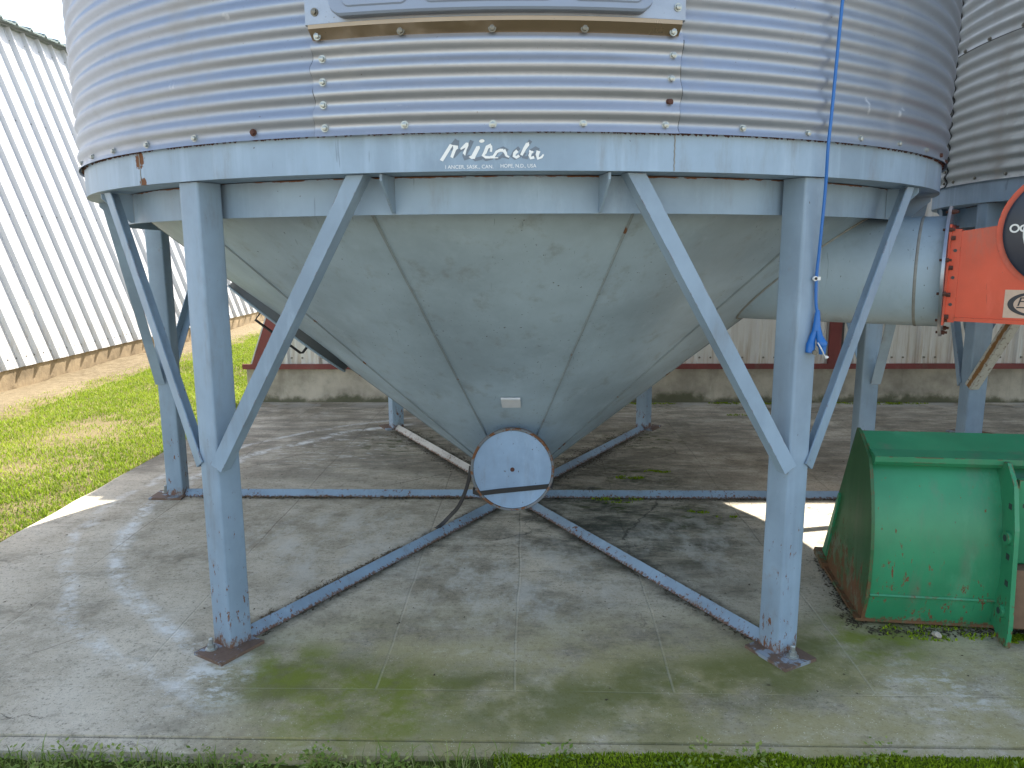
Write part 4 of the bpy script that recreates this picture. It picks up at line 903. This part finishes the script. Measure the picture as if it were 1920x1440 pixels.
bare = np.exp(-(((x + 3.65) / .45) ** 2 + ((y - 1.6) / .5) ** 2)) + .8 * np.exp(-(((x + 3.5) / .3) ** 2 + ((y - .6) / .3) ** 2)) + .8 * (x < -4.65 + .2 * nn)
keep = RNG.uniform(0, 1, n_) > np.clip(bare * 1.0 + .5 * (nn < -.35), 0, .93); pe = np.array([pad_edge(q) if -2.4 < q < 2.9 else -2.5 for q in y]); keep &= x < pe + .012 + .02 * RNG.normal(0, 1, n_)
x, y, nn, bare = x[keep], y[keep], nn[keep], bare[keep]
z = np.array([lawn_z(a, b_) for a, b_ in zip(x, y)])
tg = np.clip(.38 + .28 * nn + RNG.normal(0, .2, len(x)) + .10 * bare, 0, 1)
tag(blades('lawn_grass', np.stack([x, y, z - .004], 1),   .036, .0027, M_grass, .9, tg), 'bright short lawn grass beside the pad', kind='stuff')
# straw and chaff caught behind the front-left spoke
P = []
for _ in range(1500):
    r_ = 1.0 + .95 * random.random(); a = R(-120); t = .03 + abs(random.gauss(0, .022))
    if mnoise.noise((r_ * 6, 3, 0)) > -.12 : P.append((r_ * math.cos(a) + t * math.sin(a), r_ * math.sin(a) - t * math.cos(a), .002 + .02 * random.random() * max(0, 1 - t / .06)))
P += [(RNG.uniform(-1.9, -.3), RNG.uniform(-.09, -.03), .003) for _ in range(700)]
M_chaff = leafy('straw_chaff', [(.05, .035, .02), (.16, .11, .06), (.34, .26, .15)], .8, .1)
n0 = len(P); P = np.array(P); Hh = .028; aa = RNG.uniform(0, PI, n0); dx, dy = np.cos(aa) * Hh * RNG.uniform(.3, 1, n0), np.sin(aa) * Hh * RNG.uniform(.3, 1, n0)
V = np.stack([P, P + np.stack([dx * .5 - dy * .06, dy * .5 + dx * .06, .004 + 0 * dx], 1), P + np.stack([dx, dy, RNG.uniform(0, .008, n0)], 1), P + np.stack([dx * .5 + dy * .06, dy * .5 - dx * .06, .002 + 0 * dx], 1)], 1)
F = (np.array([(0, 1, 2), (0, 2, 3)])[None] + (np.arange(n0) * 4)[:, None, None]).reshape(-1, 3)
bulk('straw_chaff', V.reshape(-1, 3), F, M_chaff, None, np.repeat(RNG.uniform(0, 1, n0), 4))['label'] = 'brown straw and chaff caught along the floor spokes'
# front verge: moss cushion, weeds, grass tufts
n_ = 90000; x = RNG.uniform(-2.6, 3.2, n_); y = -2.424 - np.abs(RNG.normal(0, .13, n_))
cov_ = np.array([mnoise.noise((a * 1.3, b_ * 2.5, 11)) for a, b_ in zip(x, y)]) + np.where(x > 0.0, .45, -.25) * 1.0
k_ = cov_ > -.05; x, y = x[k_], y[k_]; zz = np.array([verge_z(a, b_) for a, b_ in zip(x, y)]) - .003
blades('moss', np.stack([x, y, zz], 1), .013, .0020, M_moss, .6)['label'] = 'bright green moss cushion along the pad edge'
def leaves(name, centres, per, spread, hgt, ls, mat, label):
    V = []; F = []; T = []
    for (cx_, cy_, cz_) in centres:
        t0 = random.random()
        for _ in range(per):
            a = random.uniform(0, 2 * PI); r_ = spread * math.sqrt(random.random()); h = hgt * random.uniform(.15, 1); p = Vector((cx_ + r_ * math.cos(a), cy_ + r_ * math.sin(a), cz_ + h))
            d = Vector((math.cos(a + random.uniform(-1, 1)), math.sin(a + random.uniform(-1, 1)), random.uniform(-.2, .8))).normalized(); s_ = d.cross(Vector((0, 0, 1))).normalized(); l = ls * random.uniform(.6, 1.4); o = len(V)
            V += [p - d * .0, p + d * l * .5 + s_ * l * .32, p + d * l, p + d * l * .5 - s_ * l * .32]; F += [(o, o + 1, o + 2), (o, o + 2, o + 3)]; T += [min(1, max(0, .45 * t0 + random.gauss(.25, .18)))] * 4
    bulk(name, np.array([tuple(v) for v in V]), np.array(F), mat, None, np.array(T))['label'] = label
cs = []
for _ in range(330):
    x_ = random.uniform(-2.6, 3.0); dens = 1 if x_ < -.05 else (.5 if .5 < x_ < .95 else .07)
    if random.random() < dens: y_ = -2.45 - abs(random.gauss(0, .14)); cs.append((x_, y_, verge_z(x_, y_)))
leaves('weeds', cs, 30, .05, .05, .015, M_weed, 'low leafy weeds along the front edge of the pad')
n_ = 5200; x = RNG.uniform(-2.6, 3.0, n_); gmask = np.array([mnoise.noise((a * 2.3, 7, 0)) for a in x]) + np.where((x < .05), .25, -.25); k_ = gmask > .02; x = x[k_]; y = -2.44 - np.abs(RNG.normal(0, .13, len(x)))
zz = np.array([verge_z(a, b_) for a, b_ in zip(x, y)]); blades('verge_grass', np.stack([x, y, zz], 1), .062, .0018, M_weed, 1.0)['label'] = 'thin grass blades in the mossy verge'
# moss tufts on the pad
P = []; 
for (cx_, cy_, r_, n_) in ((2.02, -1.72, .10, 2600), (1.0, 2.83, .5, 1500), (2.3, 2.84, .5, 2200), (3.4, 2.84, .5, 1500), (1.70, -1.66, .22, 700), (.75, .38, .10, 300), (.95, .52, .09, 300), (.62, -.075, .16, 450), (1.05, -.28, .08, 150), (1.2, -.36, .06, 120), (1.95, 2.3, .1, 200)):
    for _ in range(n_):
        a = random.uniform(0, 2 * PI); q = r_ * math.sqrt(random.random()); xx, yy = cx_ + q * math.cos(a), cy_ + q * math.sin(a) * (.12 if cy_ > 2.7 else .35)
        if mnoise.noise((xx * 14, yy * 25, 3)) > -.05: P.append((xx, min(yy, 2.88), .0))
blades('moss_tufts', np.array(P), .012, .0028, M_moss, .7)['label'] = 'dark moss growing on the pad and at the foot of the rear wall'
